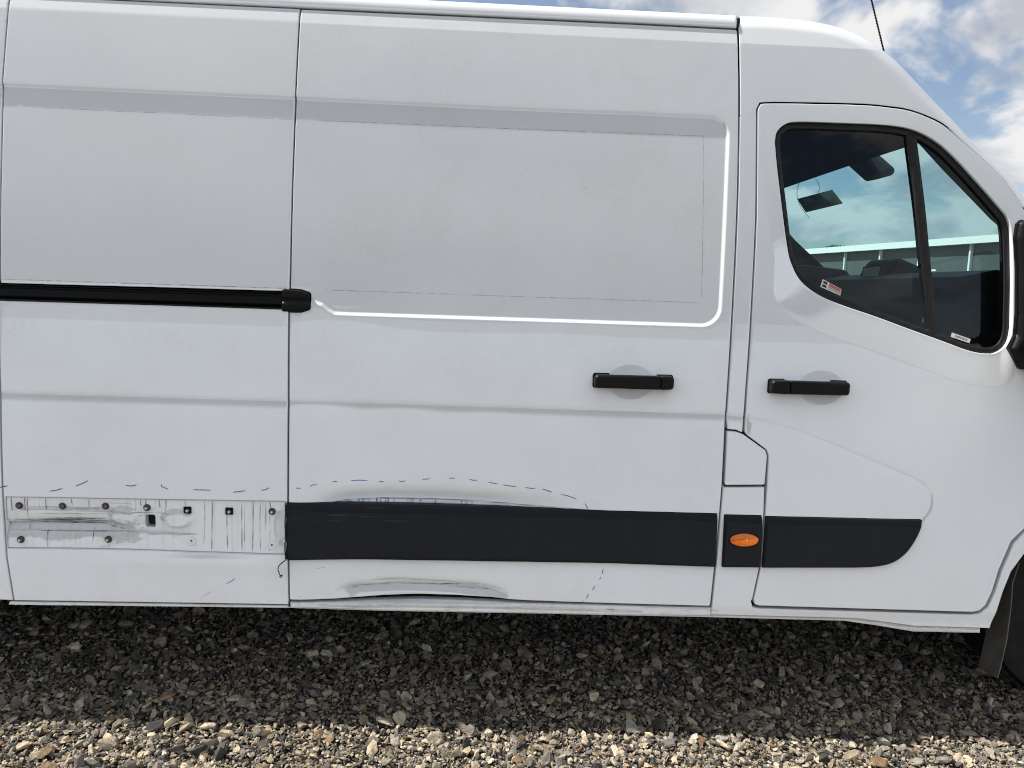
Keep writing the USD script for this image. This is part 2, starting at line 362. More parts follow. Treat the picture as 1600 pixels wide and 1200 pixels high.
def panel(name, poly, fn, mat, parent, r=0.0022, skirt=0.022, fine=0.004, coarse=3, sharp=None, label=None, kind=None, rings=(0.0, 0.0005, 0.0013, 0.0024), feats=()):
    """A sheet of the body: the outline poly in (x, z), shaped by y = fn(x, z), its rim rolled inwards by r and given an edge."""
    poly = poly.simplify(0.0001)
    rim = poly.boundary if sharp is None else sharp

    def total(x, z):
        y = fn(x, z)
        if r > 0:
            d = np.clip(shapely.distance(rim, shapely.points(x, z)), 0, r)
            y = y + r - np.sqrt(np.maximum(r * r - (r - d) ** 2, 0))
        return y

    x0, z0, x1, z1 = poly.bounds
    pts = []
    loops = []
    for inset in rings:
        q = poly if inset == 0 else poly.buffer(-inset, join_style=2)
        for g in getattr(q, "geoms", [q]):
            if g.is_empty:
                continue
            for ring in [g.exterior, *g.interiors]:
                s = shapely.segmentize(LineString(ring.coords), fine * 1.3)
                c = np.array(s.coords)[:-1]
                pts.append(c)
                if inset == 0:
                    loops.append((c, ring.is_ccw == (ring is g.exterior or ring.equals(g.exterior))))
    gx, gz = np.meshgrid(np.arange(x0, x1, fine), np.arange(z0, z1, fine), indexing="ij")
    y = fn(gx.ravel(), gz.ravel()).reshape(gx.shape)
    lap = np.zeros_like(y)
    lap[1:-1, 1:-1] = np.abs(y[2:, 1:-1] + y[:-2, 1:-1] - 2 * y[1:-1, 1:-1]) + np.abs(y[1:-1, 2:] + y[1:-1, :-2] - 2 * y[1:-1, 1:-1])
    keep = lap > 2.5e-5
    ii, jj = np.indices(y.shape)
    keep |= (ii % coarse == 0) & (jj % coarse == 0)
    g = np.c_[gx[keep], gz[keep]]
    inner = poly.buffer(-max(rings) - 0.0008)
    g = g[shapely.contains_xy(inner, g[:, 0], g[:, 1])]
    inner_pts = [g]
    for ft, offs in feats:                      # extra rows of points along the pressed lines
        for o in offs:
            b = ft.buffer(abs(o), quad_segs=6).boundary if o > 0 else (ft.buffer(o, quad_segs=6).boundary if o < 0 else (ft if ft.geom_type == "LineString" else ft.boundary))
            for ln in getattr(b, "geoms", [b]):
                if not ln.is_empty:
                    c = np.array(shapely.segmentize(ln, 0.0035).coords)[:-1]
                    inner_pts.append(c[shapely.contains_xy(inner, c[:, 0], c[:, 1])])
    pts = np.vstack(pts + inner_pts)
    pts = pts + np.random.default_rng(1).normal(0, 2e-6, pts.shape)
    tri = Delaunay(pts, qhull_options="QJ Qbb Qc").simplices
    c = pts[tri].mean(1)
    tri = tri[shapely.contains_xy(poly, c[:, 0], c[:, 1])]
    a, b, cc = pts[tri[:, 0]], pts[tri[:, 1]], pts[tri[:, 2]]
    area = (b[:, 0] - a[:, 0]) * (cc[:, 1] - a[:, 1]) - (b[:, 1] - a[:, 1]) * (cc[:, 0] - a[:, 0])
    tri = np.where((area > 0)[:, None], tri, tri[:, ::-1])[np.abs(area) > 1e-10]
    X, Z = pts[:, 0], pts[:, 1]
    Y = total(X, Z)
    h = 0.0005
    nx = (total(X + h, Z) - total(X - h, Z)) / (2 * h)
    nz = (total(X, Z + h) - total(X, Z - h)) / (2 * h)
    nrm = np.c_[nx, -np.ones_like(nx), nz]
    nrm /= np.linalg.norm(nrm, axis=1, keepdims=True)
    v, n, f = [np.c_[X, Y, Z]], [nrm], [tri]
    base = len(X)
    if skirt:
        for c, _ in loops:
            k = len(c)
            yb = total(c[:, 0], c[:, 1])
            e = np.roll(c, -1, 0) - np.roll(c, 1, 0)
            out = np.c_[e[:, 1], -e[:, 0]]
            out /= np.linalg.norm(out, axis=1, keepdims=True) + 1e-12
            probe = c + out * 1e-4
            if shapely.contains_xy(poly, probe[:, 0], probe[:, 1]).mean() > 0.5:
                out = -out
            o3 = np.c_[out[:, 0], np.zeros(k), out[:, 1]]
            v += [np.c_[c[:, 0], yb, c[:, 1]], np.c_[c[:, 0], yb + skirt, c[:, 1]]]
            n += [o3, o3]
            i = np.arange(k)
            j = (i + 1) % k
            f.append(np.vstack([np.c_[base + i, base + j, base + k + j], np.c_[base + i, base + k + j, base + k + i]]))
            base += 2 * k
    return raw_part(name, np.vstack(v), np.vstack(f), np.vstack(n), mat, parent, label, kind)


def ribbon(px, width, fn, lift=0.0004, step=0.004, taper=True):
    """A thin strip along photo places px lying on the surface fn. Returns (v, f)."""
    line = LineString(S(px)) if not isinstance(px, LineString) else px
    c = np.array(shapely.segmentize(line, step).coords)
    t = np.gradient(c, axis=0)
    t /= np.linalg.norm(t, axis=1, keepdims=True) + 1e-12
    nrm = np.c_[-t[:, 1], t[:, 0]]
    w = np.full(len(c), width / 2)
    if taper:
        s = np.linspace(0, 1, len(c))
        w = w * np.clip(np.minimum(s, 1 - s) * 5 + 0.35, 0, 1)
    a, b = c + nrm * w[:, None], c - nrm * w[:, None]
    P = np.vstack([a, b])
    v = np.c_[P[:, 0], fn(P[:, 0], P[:, 1]) - lift, P[:, 1]]
    k = len(c)
    i = np.arange(k - 1)
    return v, np.vstack([np.c_[i, i + k, i + 1 + k], np.c_[i, i + 1 + k, i + 1]])


def join(meshes):
    vs, fs, n = [], [], 0
    for v, f in meshes:
        vs.append(v); fs.append(np.asarray(f) + n); n += len(v)
    return np.vstack(vs), np.vstack(fs)


# ------------------------------------------------------------------ ground
gx, gy = np.meshgrid(np.r_[-400, -100, -30, np.linspace(-9, 9, 61), 30, 100, 400], np.r_[-400, -100, -30, np.linspace(-6, 6, 41), 30, 100, 400], indexing="ij")


def ground_z(x, y):
    return 0.030 * (meshkit.fbm(np.stack([x * 1.3, y * 1.3, 0 * x], -1), 3, 5) - 0.5) * 2 * np.exp(-(np.hypot(x, y) / 7) ** 4)


gz = ground_z(gx, gy)
nx_, ny_ = gx.shape
i, j = np.meshgrid(np.arange(nx_ - 1), np.arange(ny_ - 1), indexing="ij")
q = np.stack([i * ny_ + j, (i + 1) * ny_ + j, (i + 1) * ny_ + j + 1, i * ny_ + j + 1], -1).reshape(-1, 4)
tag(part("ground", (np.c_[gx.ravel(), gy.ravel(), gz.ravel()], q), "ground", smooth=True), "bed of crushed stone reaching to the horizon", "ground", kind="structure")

# ------------------------------------------------------------------ the van
van = thing("panel_van", "white panel van with dented sliding door and torn-off rear rub strip, parked on gravel", "van")

# outlines, from places of the photograph on the van's side
L_GAP = [(469.5, 12), (461.5, 153), (456.5, 280), (453, 420), (451.5, 470), (450.5, 624), (449.5, 778), (450.5, 880), (451.5, 937)]
R_GAP = [(1152.5, 43), (1155, 120), (1155, 182), (1153, 300), (1141.5, 540), (1134, 655), (1129, 757), (1120.5, 855), (1110.5, 948)]
ROOF_GAP = [(-900, -39), (-150, -12), (0, -9), (469.5, 12.5), (800, 27.5), (1000, 36.7), (1152.5, 44.5)]
SEAM = [(16, -10), (7, 80), (3, 133), (0, 250), (-2, 450), (0, 620), (2, 720), (5, 800), (10, 870), (21, 938)]
F_GAP = [(1182.8, 172), (1181.5, 340), (1171, 540), (1166, 610), (1162.4, 673)]
F_GAP2 = [(1162.4, 675), (1167, 681), (1197, 703.5), (1199.8, 713), (1197.5, 757), (1194, 809), (1187.5, 886), (1176.5, 936), (1178, 945), (1186, 947.5)]
DOOR_TOP = [(1182.8, 172), (1187, 163.5), (1196, 160.5), (1263, 160.8), (1348, 163), (1391, 167), (1419, 171.4), (1447.5, 181), (1476, 195.5), (1504, 221), (1547, 258), (1575, 286), (1602, 328)]
DOOR_ARCH = [(1602, 826), (1581, 846), (1562, 890), (1551, 925), (1541, 946), (1531, 955), (1519, 957.5)]
HG = 0.0024   # half of a shut line


def P(px):
    return Polygon(S(px))


def gap(px, w=HG):
    return LineString(S(px)).buffer(w, cap_style=2)


front_edge_m = [(2.02, 1.40), (2.0, 1.05), (1.93, 0.88), (1.84, 0.76)]
door_outline = S(F_GAP[:-1]) [::-1]
door_ring = S(F_GAP2[::-1]) + S(F_GAP[::-1]) + curve(S(DOOR_TOP), 4)[1:] + [(1.82, 1.56)] + front_edge_m + S(DOOR_ARCH)
front_door_poly = Polygon(door_ring).buffer(0)

# roof outline in side view
OUT_PX = [(1155, 24), (1190, 24.5), (1235, 28), (1265, 31.5), (1300, 38.5), (1330, 49), (1355, 61), (1380, 78), (1405, 99), (1430, 125), (1460, 157), (1490, 188), (1520, 221), (1550, 252), (1600, 304)]
OUT = curve(S(OUT_PX, 0.038), 5) + [(1.90, 1.545), (2.10, 1.395), (2.25, 1.28), (2.36, 1.18)]
RR = 0.058
z_rail = float(np.mean([p[1] for p in S([(800, 8), (1000, 16), (1150, 23)], -0.002)]))
x_rail = on_side(1153, 30)[0]
RAIL_OUT = [(-3.28, z_rail), (x_rail - 0.003, z_rail)]
OUT_LINE, RAIL_LINE = LineString(OUT), LineString([(-3.6, z_rail), (2, z_rail)])


def roll(line):
    def fn(x, z):
        d = np.clip(dist(line, x, z), 0, RR)
        return body(x, z) + RR - np.sqrt(np.maximum(RR ** 2 - (RR - d) ** 2, 0))
    return fn


# --- features of the sheet metal
crease_px = [(-60, 126), (7, 130), (460, 150), (800, 166.5), (1000, 174)]
recess_rear = P([(-60, 126), (7, 129.5), (460, 150), (520, 153), (520, 470), (452, 468), (-60, 452)])
recess_door = Polygon(S([(360, 145.5), (460, 150), (800, 166.5), (1000, 174.2), (1085, 178), (1141, 181), (1126, 512.5), (1095, 510.5), (535, 492.5), (521, 491.5), (511, 485.5), (502, 478), (492, 474.5), (478, 473.5), (360, 470)]))
recess_door = recess_door.buffer(-0.004).buffer(0.008).buffer(-0.004)
_cx = Polygon(S([(900, 170.5), (1085, 178), (1141, 181), (1126, 512.5), (1095, 510.5), (900, 504.3)]))
recess_door = unary_union([recess_door.intersection(P([(300, 100), (1000, 100), (1000, 600), (300, 600)])), _cx.buffer(-0.062).buffer(0.062)])
waist = S([(-80, 611), (0, 614), (452, 627), (1000, 643), (1138, 648), (1166, 651.5)]) + curve(S([(1166, 651.5), (1200, 659), (1250, 675), (1300, 694), (1380, 727), (1430, 749), (1450, 764), (1455.5, 778), (1453, 795), (1441, 812)]), 4)[1:]
x0w = on_side(1170, 650)[0]


def lower_form(x, z):
    sd = signed_line(waist, x, z)
    amp = np.where(x > x0w, 0.0018, 0.0028)
    return groove(sd, 1.0, 0.0060, 0.030) * amp


def gauss(x, z, c, sx, sz):
    px, pz = on_side(*c)
    return np.exp(-((x - px) / sx) ** 2 - ((z - pz) / sz) ** 2)


def f_rear(x, z):
    y = body(x, z) + lower_form(x, z) + 0.0056 * ramp(inside_dist(recess_rear, x, z) / 0.0085)
    y = y - 0.004 * gauss(x, z, (330, 880), 0.35, 0.03)
    y = y + 0.006 * gauss(x, z, (120, 815), 0.22, 0.05)
    return y


dent_groove = S([(520, 924), (560, 917), (640, 914), (700, 915.5), (740, 918), (790, 928)])
dent_groove2 = S([(560, 908), (640, 906), (690, 911), (740, 914), (800, 925)])
dent_fold = S([(470, 793), (540, 783.5), (600, 781), (680, 782.5), (760, 786), (860, 793), (960, 799)])
xa, xb = on_side(470, 790)[0], on_side(950, 790)[0]
ga, gb = on_side(520, 920)[0], on_side(800, 920)[0]


def f_slide(x, z):
    y = body(x, z) + lower_form(x, z) + 0.0058 * ramp(inside_dist(recess_door, x, z) / 0.009)
    y = y + 0.013 * gauss(x, z, (640, 750), 0.26, 0.20)
    y = y + 0.0045 * gauss(x, z, (545, 615), 0.13, 0.12) - 0.004 * gauss(x, z, (700, 700), 0.12, 0.10)
    w = smoothstep((x - xa) / 0.15) * smoothstep((xb - x) / 0.4)
    sd = signed_line(dent_fold, x, z)
    y = y + w * 0.017 * np.where(sd > 0, np.exp(-(sd / 0.030) ** 2), 1.0) * np.where(sd < 0, np.exp(-(sd / 0.11) ** 2), 1.0)
    y = y + 0.004 * smoothstep(-sd / 0.004) * w * (sd > -0.06)
    g = smoothstep((x - ga) / 0.06) * smoothstep((gb - x) / 0.08)
    y = y + g * groove(signed_line(dent_groove, x, z) + 0.006 * (meshkit.fbm(np.stack([x * 13, 0 * x, 0 * x], -1), 3, 8) - 0.5), 0.020, 0.011, 0.022)
    y = y + g * groove(signed_line(dent_groove2, x, z) + 0.004 * (meshkit.noise(np.stack([x * 30, 0 * x, 0 * x], -1), 5) - 0.5), 0.007, 0.003, 0.008) * smoothstep((x - on_side(575, 920)[0]) / 0.04)
    y = y + 0.010 * gauss(x, z, (640, 936), 0.17, 0.018) 
    for cpt, rx, rz in (((985, 597), 0.072, 0.053),):
        px, pz = on_side(*cpt)
        e = np.sqrt(((x - px) / rx) ** 2 + ((z - pz) / rz) ** 2)
        y = y + 0.0095 * np.clip(1 - e ** 2, 0, 1)
    y = y + 0.0006 * (meshkit.noise(np.stack([x * 2.5, z * 2.5, 0 * x], -1), 3) - 0.5)
    return y


win_px = [(1210, 222), (1213, 206), (1225, 194), (1246, 189), (1320, 191), (1390, 194.5), (1432, 203), (1467, 222), (1495, 247), (1530, 285), (1558, 317), (1575.5, 339), (1582, 366), (1584.5, 415), (1584, 485), (1582, 522), (1574, 542), (1558, 553), (1537, 553.5), (1512.5, 548), (1477.5, 535), (1425, 516), (1372.5, 496.5), (1320, 478.5), (1281.5, 462), (1253.5, 441), (1238, 415), (1229, 380), (1215, 275)]
win_outer = Polygon(curve(S(win_px + win_px[:1]), 4)[:-1]).buffer(0)
win_inner = win_outer.buffer(-0.021)
divider = Polygon(S([(1417.5, 180), (1434.5, 180), (1436, 215), (1471, 530), (1474, 560), (1459, 560), (1456, 525), (1419, 212)]))
shoulder = S([(1190, 330), (1205, 380), (1222, 432), (1250, 478), (1300, 520), (1400, 560), (1500, 596), (1545, 602), (1600, 590), (1660, 560)])
wx0, wz0 = on_side(1215, 275)
wx1 = on_side(1584, 415)[0]


def f_front(x, z):
    y = body(x, z) + lower_form(x, z)
    d = -inside_dist(win_outer, x, z)
    low = smoothstep((1.74 - z) / 0.22) * smoothstep((1.62 - x) / 0.05 + 0.6)
    wd = 0.045 + 0.055 * smoothstep((1.50 - z) / 0.16)
    y = y + 0.0105 * np.clip(1 - np.sqrt((d / wd) ** 2 + 0.004), 0, 1) * low * (0.3 + 0.7 * smoothstep((1.55 - z) / 0.22)) * smoothstep((z - 1.0) / 0.1)
    px, pz = on_side(1283, 606)
    e = np.sqrt(((x - px) / 0.072) ** 2 + ((z - pz) / 0.053) ** 2)
    return y + 0.0095 * np.clip(1 - e ** 2, 0, 1)


# --- rear quarter (only its front rim is in the picture)
def big(pts_m):
    return Polygon(pts_m)


xs_seam = S(SEAM)
arch_r = Point(-2.25, 0.35).buffer(0.43, quad_segs=24)
quarter = Polygon([(x - HG, z) for x, z in xs_seam] + [(-1.83, 0.385), (-1.83, 0.37), (-3.2, 0.40), (-3.26, 0.6), (-3.245, 1.6), (-3.235, 2.185)]).buffer(0).difference(arch_r)
quarter = quarter.difference(LineString(S([(-900, 425), (-150, 451), (0, 456), (40, 457.5)])).buffer(0.03, cap_style=2))


def f_quarter(x, z):
    return body(x, z) + lower_form(x, z) + 0.0056 * ramp((1.915 - z) / 0.0085) * ramp((z - 1.30) / 0.0085) * ramp((x + 3.0) / 0.0085)


panel("rear_quarter_panel", quarter, f_quarter, "paint_low", van, fine=0.006)

# --- rear side panel with its slot for the rail and the bared seat of the lost rub strip
rail_slot = P([(-60, 440.5), (0, 442), (240, 448.5), (470, 455.5), (470, 484.5), (240, 476.5), (0, 470), (-60, 468)])
rear_out = Polygon([(x + HG, z) for x, z in xs_seam] + [on_side(450, 944.5)] + [(x - HG, z) for x, z in S(L_GAP[::-1])] + S([(466, 10)])).buffer(0)
rear_out = rear_out.difference(gap([(-900, -39), (0, -9), (469, 12.5), (800, 27)], 0.002)).intersection(Polygon([(-3, 0), (3, 0)] + [(3, 2.177 + 0.0), (-3, 2.19)]).union(rear_out))
seat_px = [(8, 776.5), (447, 783.5), (446, 800), (444, 830), (446, 850), (444, 866.5), (400, 865), (300, 862), (200, 858.5), (100, 857), (11, 856.5), (8, 815)]
seat = soften(P(seat_px), 0.004)
roof_line = LineString(S(ROOF_GAP))
below_roof = Polygon([(-3.4, 0.0)] + [(x, z - 0.003) for x, z in S(ROOF_GAP)] + [(1.5, 2.19), (1.5, 0.0)])
rear_poly = rear_out.intersection(below_roof).difference(rail_slot).difference(seat.buffer(0.0006))
rear_panels = sorted([g for g in getattr(rear_poly, "geoms", [rear_poly]) if g.area > 0.01], key=lambda g: -g.centroid.y)
rear_prims = [panel("rear_side_panel", g, f_rear, "paint" if g.centroid.y > 1.2 else "paint_low", van, feats=((recess_rear, (0.002, 0.0, -0.001, -0.002, -0.0035, -0.005, -0.0065, -0.0075, -0.0088, -0.011)), (LineString(waist), (0.0, 0.001, 0.0025, 0.006, 0.012)))) for g in rear_panels]

hole = soften(P([(225.5, 805), (241, 805.5), (241, 825), (225.5, 823.5)]), 0.006)
gash = S([(6, 820), (60, 818), (120, 818), (170, 820), (212, 826)])
gash2 = S([(30, 795), (110, 797), (165, 799), (220, 801)])
lip = S([(6, 829), (120, 829.5), (220, 829.5), (300, 834), (330, 838)])
gxa, gxb = on_side(185, 820)[0], on_side(320, 830)[0]


def f_seat(x, z):
    y = f_rear(x, z) + 0.0045
    y = y + groove(signed_line(gash, x, z), 0.022, 0.010, 0.014) * smoothstep((gxa + 0.06 - x) / 0.08)
    y = y + groove(signed_line(gash2, x, z), 0.004, 0.004, 0.010) * smoothstep((gxa + 0.10 - x) / 0.1)
    y = y + groove(signed_line(lip, x, z), 0.004, 0.012, 0.003) * smoothstep((gxb - x) / 0.1)
    for cpt, rx, rz, a in (((192, 808), 0.042, 0.028, -0.012), ((276, 812), 0.045, 0.027, -0.009), ((438, 826), 0.02, 0.05, 0.008)):
        px, pz = on_side(*cpt)
        e = np.sqrt(((x - px) / rx) ** 2 + ((z - pz) / rz) ** 2)
        y = y + a * (1 - smoothstep((e - 0.7) / 0.5))
    return y + 0.0020 * (meshkit.fbm(np.stack([x * 22, z * 34, 0 * x], -1), 3, 9) - 0.5)


seat_prim = panel("rub_strip_seat", seat.difference(hole), f_seat, "paint_seat", van, r=0.0025, fine=0.003, coarse=2, label="bared scraped metal seat of the torn-off rub strip")
# a little box behind the square hole
hx, hz = on_side(233, 815)
part("bracket_hole", box(hx - 0.022, hx + 0.022, float(f_seat(np.array([hx]), np.array([hz]))[0]) + 0.028, 0.09, hz - 0.026, hz + 0.026), "dark", van)


def clip(u, v, dark=False, square=False):
    x, z = on_side(u, v)
    y = float(f_seat(np.array([x]), np.array([z]))[0])
    h = holder("trim_clip", van)
    ring = trimesh.creation.annulus(0.0055, 0.0105, 0.006, sections=24)
    ring.apply_transform(trimesh.transformations.rotation_matrix(math.pi / 2, [1, 0, 0]))
    ring.apply_translation((x, y - 0.001, z))
    part("base", ring, "clip_dark", h)
    if square:
        part("plate", rbox(x - 0.013, x + 0.010, y - 0.005, y + 0.002, z - 0.011, z + 0.011, 0.002, 8), "gloss_black", h)
    stud = trimesh.creation.cylinder(0.0052, 0.016, sections=16)
    stud.apply_transform(trimesh.transformations.rotation_matrix(math.pi / 2, [1, 0, 0]))
    stud.apply_translation((x + 0.0004, y - 0.005, z))
    part("stud", stud, "clip", h)
    nib = trimesh.creation.icosphere(2, 0.0032)
    nib.apply_translation((x + 0.0005, y - 0.0125, z + 0.0005))
    part("tip", nib, "washer" if not dark else "clip_dark", h)


for u, v, dk, sq in ((28.5, 790.5, True, False), (96, 791.5, True, False), (163.5, 791.5, True, False), (229, 793.5, False, False), (293, 797.5, False, True), (358.5, 799, False, True), (425, 799.5, False, False), (31.5, 843.5, False, False), (168, 843.5, False, False)):
    clip(u, v, dk, sq)
for u, v in ((298.5, 845.5), (424.5, 852)):
    x, z = on_side(u, v)
    y = float(f_seat(np.array([x]), np.array([z]))[0])
    w = trimesh.creation.annulus(0.0032, 0.014, 0.0016, sections=28)
    w.apply_transform(trimesh.transformations.rotation_matrix(math.pi / 2, [1, 0, 0]))
    w.apply_translation((x, y - 0.0012, z))
    wp = part("washer", w, "washer", van)
    d = trimesh.creation.cylinder(0.0034, 0.0014, sections=14)
    d.apply_transform(trimesh.transformations.rotation_matrix(math.pi / 2, [1, 0, 0]))
    d.apply_translation((x, y - 0.0004, z))
    part("hole", d, "dark", wp)

# dirt that ran down the seat, and the scrapes
streaks = []
for u, top, bot in ((16, 777, 800), (37, 778, 800), (41, 779, 830), (60, 778, 795), (70, 778, 799), (72, 830, 855), (110, 779, 790), (117, 835, 856), (138, 780, 795), (143, 825, 850), (211, 781, 800), (219, 781, 792), (227, 781, 800), (242, 781, 798), (248, 781, 794), (258, 781, 800), (288, 782, 790), (319, 783, 850), (331, 783, 861), (354, 783, 862), (377, 784, 864), (382, 784, 862), (395, 784, 862), (406, 784, 864), (414, 785, 830), (421, 784, 800), (421, 806, 862)):
    streaks.append(ribbon([(u, top), (u + rng.uniform(-1, 1.2), (top + bot) / 2), (u + rng.uniform(-1.5, 1.5), bot)], rng.uniform(0.0022, 0.0046), f_seat))
part("dirt_streaks", join(streaks), "streak", seat_prim, kind="stuff")
sc = []
for k in range(22):
    a = rng.uniform(12, 120)
    b = a + rng.uniform(30, 110)
    v0 = rng.normal(815.5, 3.2)
    sc.append(ribbon([(a, v0), ((a + b) / 2, v0 + rng.uniform(-0.5, 0.8)), (min(b, 212), v0 + rng.uniform(0, 2.0))], rng.uniform(0.0012, 0.0038), f_seat))
for v0, a, b in ((792.5, 40, 168), (795, 100, 165), (797, 118, 205), (829.8, 14, 222), (831, 60, 200), (834, 230, 305), (803.5, 60, 170), (800.5, 170, 262), (786, 155, 205)):
    sc.append(ribbon([(a, v0), ((a + b) / 2, v0 + 1), (b, v0 + rng.uniform(0.5, 2.5))], rng.uniform(0.0014, 0.0026), f_seat))
for k in range(26):
    a, v0 = rng.choice([205, 172, 255, 215]) + rng.normal(0, 6), rng.normal(815, 8)
    sc.append(ribbon([(a, v0), (a + rng.uniform(3, 12), v0 + rng.uniform(-4, 4))], rng.uniform(0.001, 0.003), f_seat))
part("scrape_marks", join(sc), "scuff", seat_prim, kind="stuff")

# --- sliding rail
def sweep_rail(prof, x0, x1, za, zb, y0):
    """prof: (dy, s) with s 0..1 from the slot's lower to its upper edge."""
    vs = []
    for x in np.linspace(x0, x1, 40):
        lo, hi = za(x), zb(x)
        vs.append([(x, float(body(x, lo + s * (hi - lo))) + dy, lo + s * (hi - lo)) for dy, s in prof])
    vs = np.array(vs)
    n, k = vs.shape[:2]
    i, j = np.meshgrid(np.arange(n - 1), np.arange(k - 1), indexing="ij")
    return vs.reshape(-1, 3), np.stack([i * k + j, (i + 1) * k + j, (i + 1) * k + j + 1, i * k + j + 1], -1).reshape(-1, 4)


lo_a, lo_b = S([(0, 470), (451, 484.5)])
hi_a, hi_b = S([(0, 442), (451, 455.5)])
zlo = lambda x: lo_a[1] + (x - lo_a[0]) / (lo_b[0] - lo_a[0]) * (lo_b[1] - lo_a[1])
zhi = lambda x: hi_a[1] + (x - hi_a[0]) / (hi_b[0] - hi_a[0]) * (hi_b[1] - hi_a[1])
rail = holder("slide_rail", van)
x_re = on_side(452, 470)[0]
part("channel", sweep_rail([(0.004, -0.02), (0.0, 0.03), (0.001, 0.10), (0.012, 0.14), (0.014, 0.20), (0.008, 0.26), (0.028, 0.30), (0.028, 0.72), (0.012, 0.76), (0.013, 0.84), (0.004, 0.90), (0.0125, 0.97), (0.0135, 1.03)], -3.1, x_re, zlo, zhi, 0), "gloss_black", rail, smooth=35)
cap_poly = soften(P([(440, 451), (470, 453.5), (484, 458), (484, 483), (470, 487.5), (440, 487)]), 0.007)
panel("end_cap", cap_poly, lambda x, z: body(x, z) - 0.004 + 0.006 * smoothstep(1 - np.abs(z - on_side(460, 470)[1]) / 0.012), "gloss_black", rail, r=0.006, skirt=0.03, fine=0.002, coarse=2)

# --- sliding door
door_bottom = [(451.5, 937.5), (470, 937.5), (550, 935), (600, 932), (650, 930), (710, 931), (760, 934), (820, 938), (900, 941), (1000, 944), (1110.5, 947)]
slide_poly = Polygon([(x + HG, z) for x, z in S(L_GAP)] + S(door_bottom[1:]) + [(x - HG, z) for x, z in S(R_GAP[::-1])]).buffer(0)
slide_poly = soften(slide_poly.intersection(Polygon([(-3.4, 0.0)] + [(x, z - 0.0045) for x, z in S(ROOF_GAP)] + [(1.5, 2.19), (1.5, 0.0)])), 0.006).difference(cap_poly.buffer(0.0025))
def ellipse(px, rx, rz):
    cx, cz = on_side(*px)
    return shapely.affinity.scale(Point(cx, cz).buffer(1.0, quad_segs=24), rx, rz)


POCKET = (0.0015, 0.0005, 0.0, -0.0007, -0.002, -0.004, -0.008, -0.014, -0.022)
slide = panel("sliding_door", slide_poly, f_slide, "paint_low", van, feats=((recess_door, (0.002, 0.0, -0.001, -0.002, -0.0035, -0.005, -0.0065, -0.0075, -0.0088, -0.011)), (LineString(waist), (0.0, 0.001, 0.0025, 0.006, 0.012)), (ellipse((985, 597), 0.072, 0.053), POCKET)), label="dented white sliding door with pen marks round the damage")

# --- strips of trim
strip_top = S([(440, 784), (700, 790.5), (950, 796.5), (1121, 801), (1190, 804.5), (1300, 807.5), (1450, 811)])


def strip_out(x, z):
    sd = signed_line(strip_top, np.asarray(x, float), np.asarray(z, float))
    return body(x, z) - 0.011 + 0.0095 * np.clip((sd + 0.026) / 0.026, 0, 1.2) ** 1.4


strip_px = [(447.5, 784), (460, 784.8), (700, 790.5), (950, 796.5), (1121, 801), (1117.2, 885), (950, 879), (700, 875), (560, 873), (450, 874.5), (446, 868), (448.5, 850), (445.5, 830), (448, 810), (446, 800)]
slide_strip = panel("rub_strip", soften(P(strip_px), 0.002), strip_out, "trim", slide, r=0.007, skirt=0.03)
marks = []
for k in range(9):
    u_, v_ = 452 + rng.exponential(70), rng.uniform(787, 815)
    marks.append(ribbon([(u_, v_), (u_ + rng.uniform(8, 60), v_ + rng.uniform(-1, 2.5))], rng.uniform(0.0012, 0.004), strip_out))
part("strip_scratches", join(marks), "graze", slide_strip, kind="stuff")
part("torn_edge", join([ribbon([(447.3 + rng.normal(0, 0.5), 784.5 + k * 4.1), (446.6 + rng.normal(0, 0.9), 787 + k * 4.1), (447.4 + rng.normal(0, 0.6), 790.5 + k * 4.1)], 0.003, lambda x, z: body(x, z) - 0.006, taper=False) for k in range(21)]), "gloss_black", slide_strip)
th = [at_depth(u, v, -0.012 + 0.004 * math.sin(k * 1.3)) for k, (u, v) in enumerate(curve([(449, 866), (447, 874), (441, 879), (436, 884), (434.5, 890), (436, 895), (438, 899), (441, 898.5), (439, 902), (437, 901)], 6))]
part("torn_thread", tube(th, 0.0017, 6), "gloss_black", slide_strip, smooth=True)
# dirt showing in the sprung gap above the strip
gs = []
for k in range(46):
    u = rng.uniform(475, 740)
    top = np.interp(u, [470, 540, 600, 680, 760, 860], [792, 784.5, 782, 783.5, 787, 793])
    gs.append(ribbon([(u, top), (u + rng.uniform(-1.5, 1.5), top + 7)], rng.uniform(0.002, 0.007), f_slide))
gs.append(ribbon([(470, 793), (540, 783.8), (600, 781.3), (680, 782.8), (760, 786.3), (860, 793.3), (950, 798)], 0.0035, f_slide, taper=False))
part("gap_grime", join(gs), "scuff", slide, kind="stuff")

# --- B-pillar, fuel flap and cab sill
rgap = [(x + HG, z) for x, z in S(R_GAP)]
fgap = [(x - HG, z) for x, z in S(F_GAP)]
pillar_poly = Polygon(rgap[2:6] + S([(1137, 671), (1150, 672.5), (1160, 675.5)]) + fgap[::-1][1:]).buffer(0)
pillar_poly = pillar_poly.difference(Polygon(S([(1100, 660), (1137, 670.5), (1150, 671.5), (1164, 678), (1164, 700), (1100, 700)])))
panel("b_pillar_panel", pillar_poly, lambda x, z: body(x, z) + lower_form(x, z), "paint", van)
fgap2 = [(x - HG, z) for x, z in S(F_GAP2)]
flap_poly = Polygon([on_side(1136.0, 673.2), on_side(1150, 674.4), on_side(1160.8, 678.2)] + fgap2[2:4] + [on_side(1194.8, 757.5)] + [on_side(1132.3, 758)]).buffer(0)
panel("fuel_flap", soften(flap_poly, 0.005), body, "paint", van)
SILL_TOP = [(461, 941.5), (560, 940), (650, 939), (720, 939.5), (800, 942), (900, 944.5), (1000, 947.5), (1111, 950)]
SILL_LOW = [(1111, 961.5), (1337, 967.5), (1380, 973), (1431, 980), (1549, 983.5)]
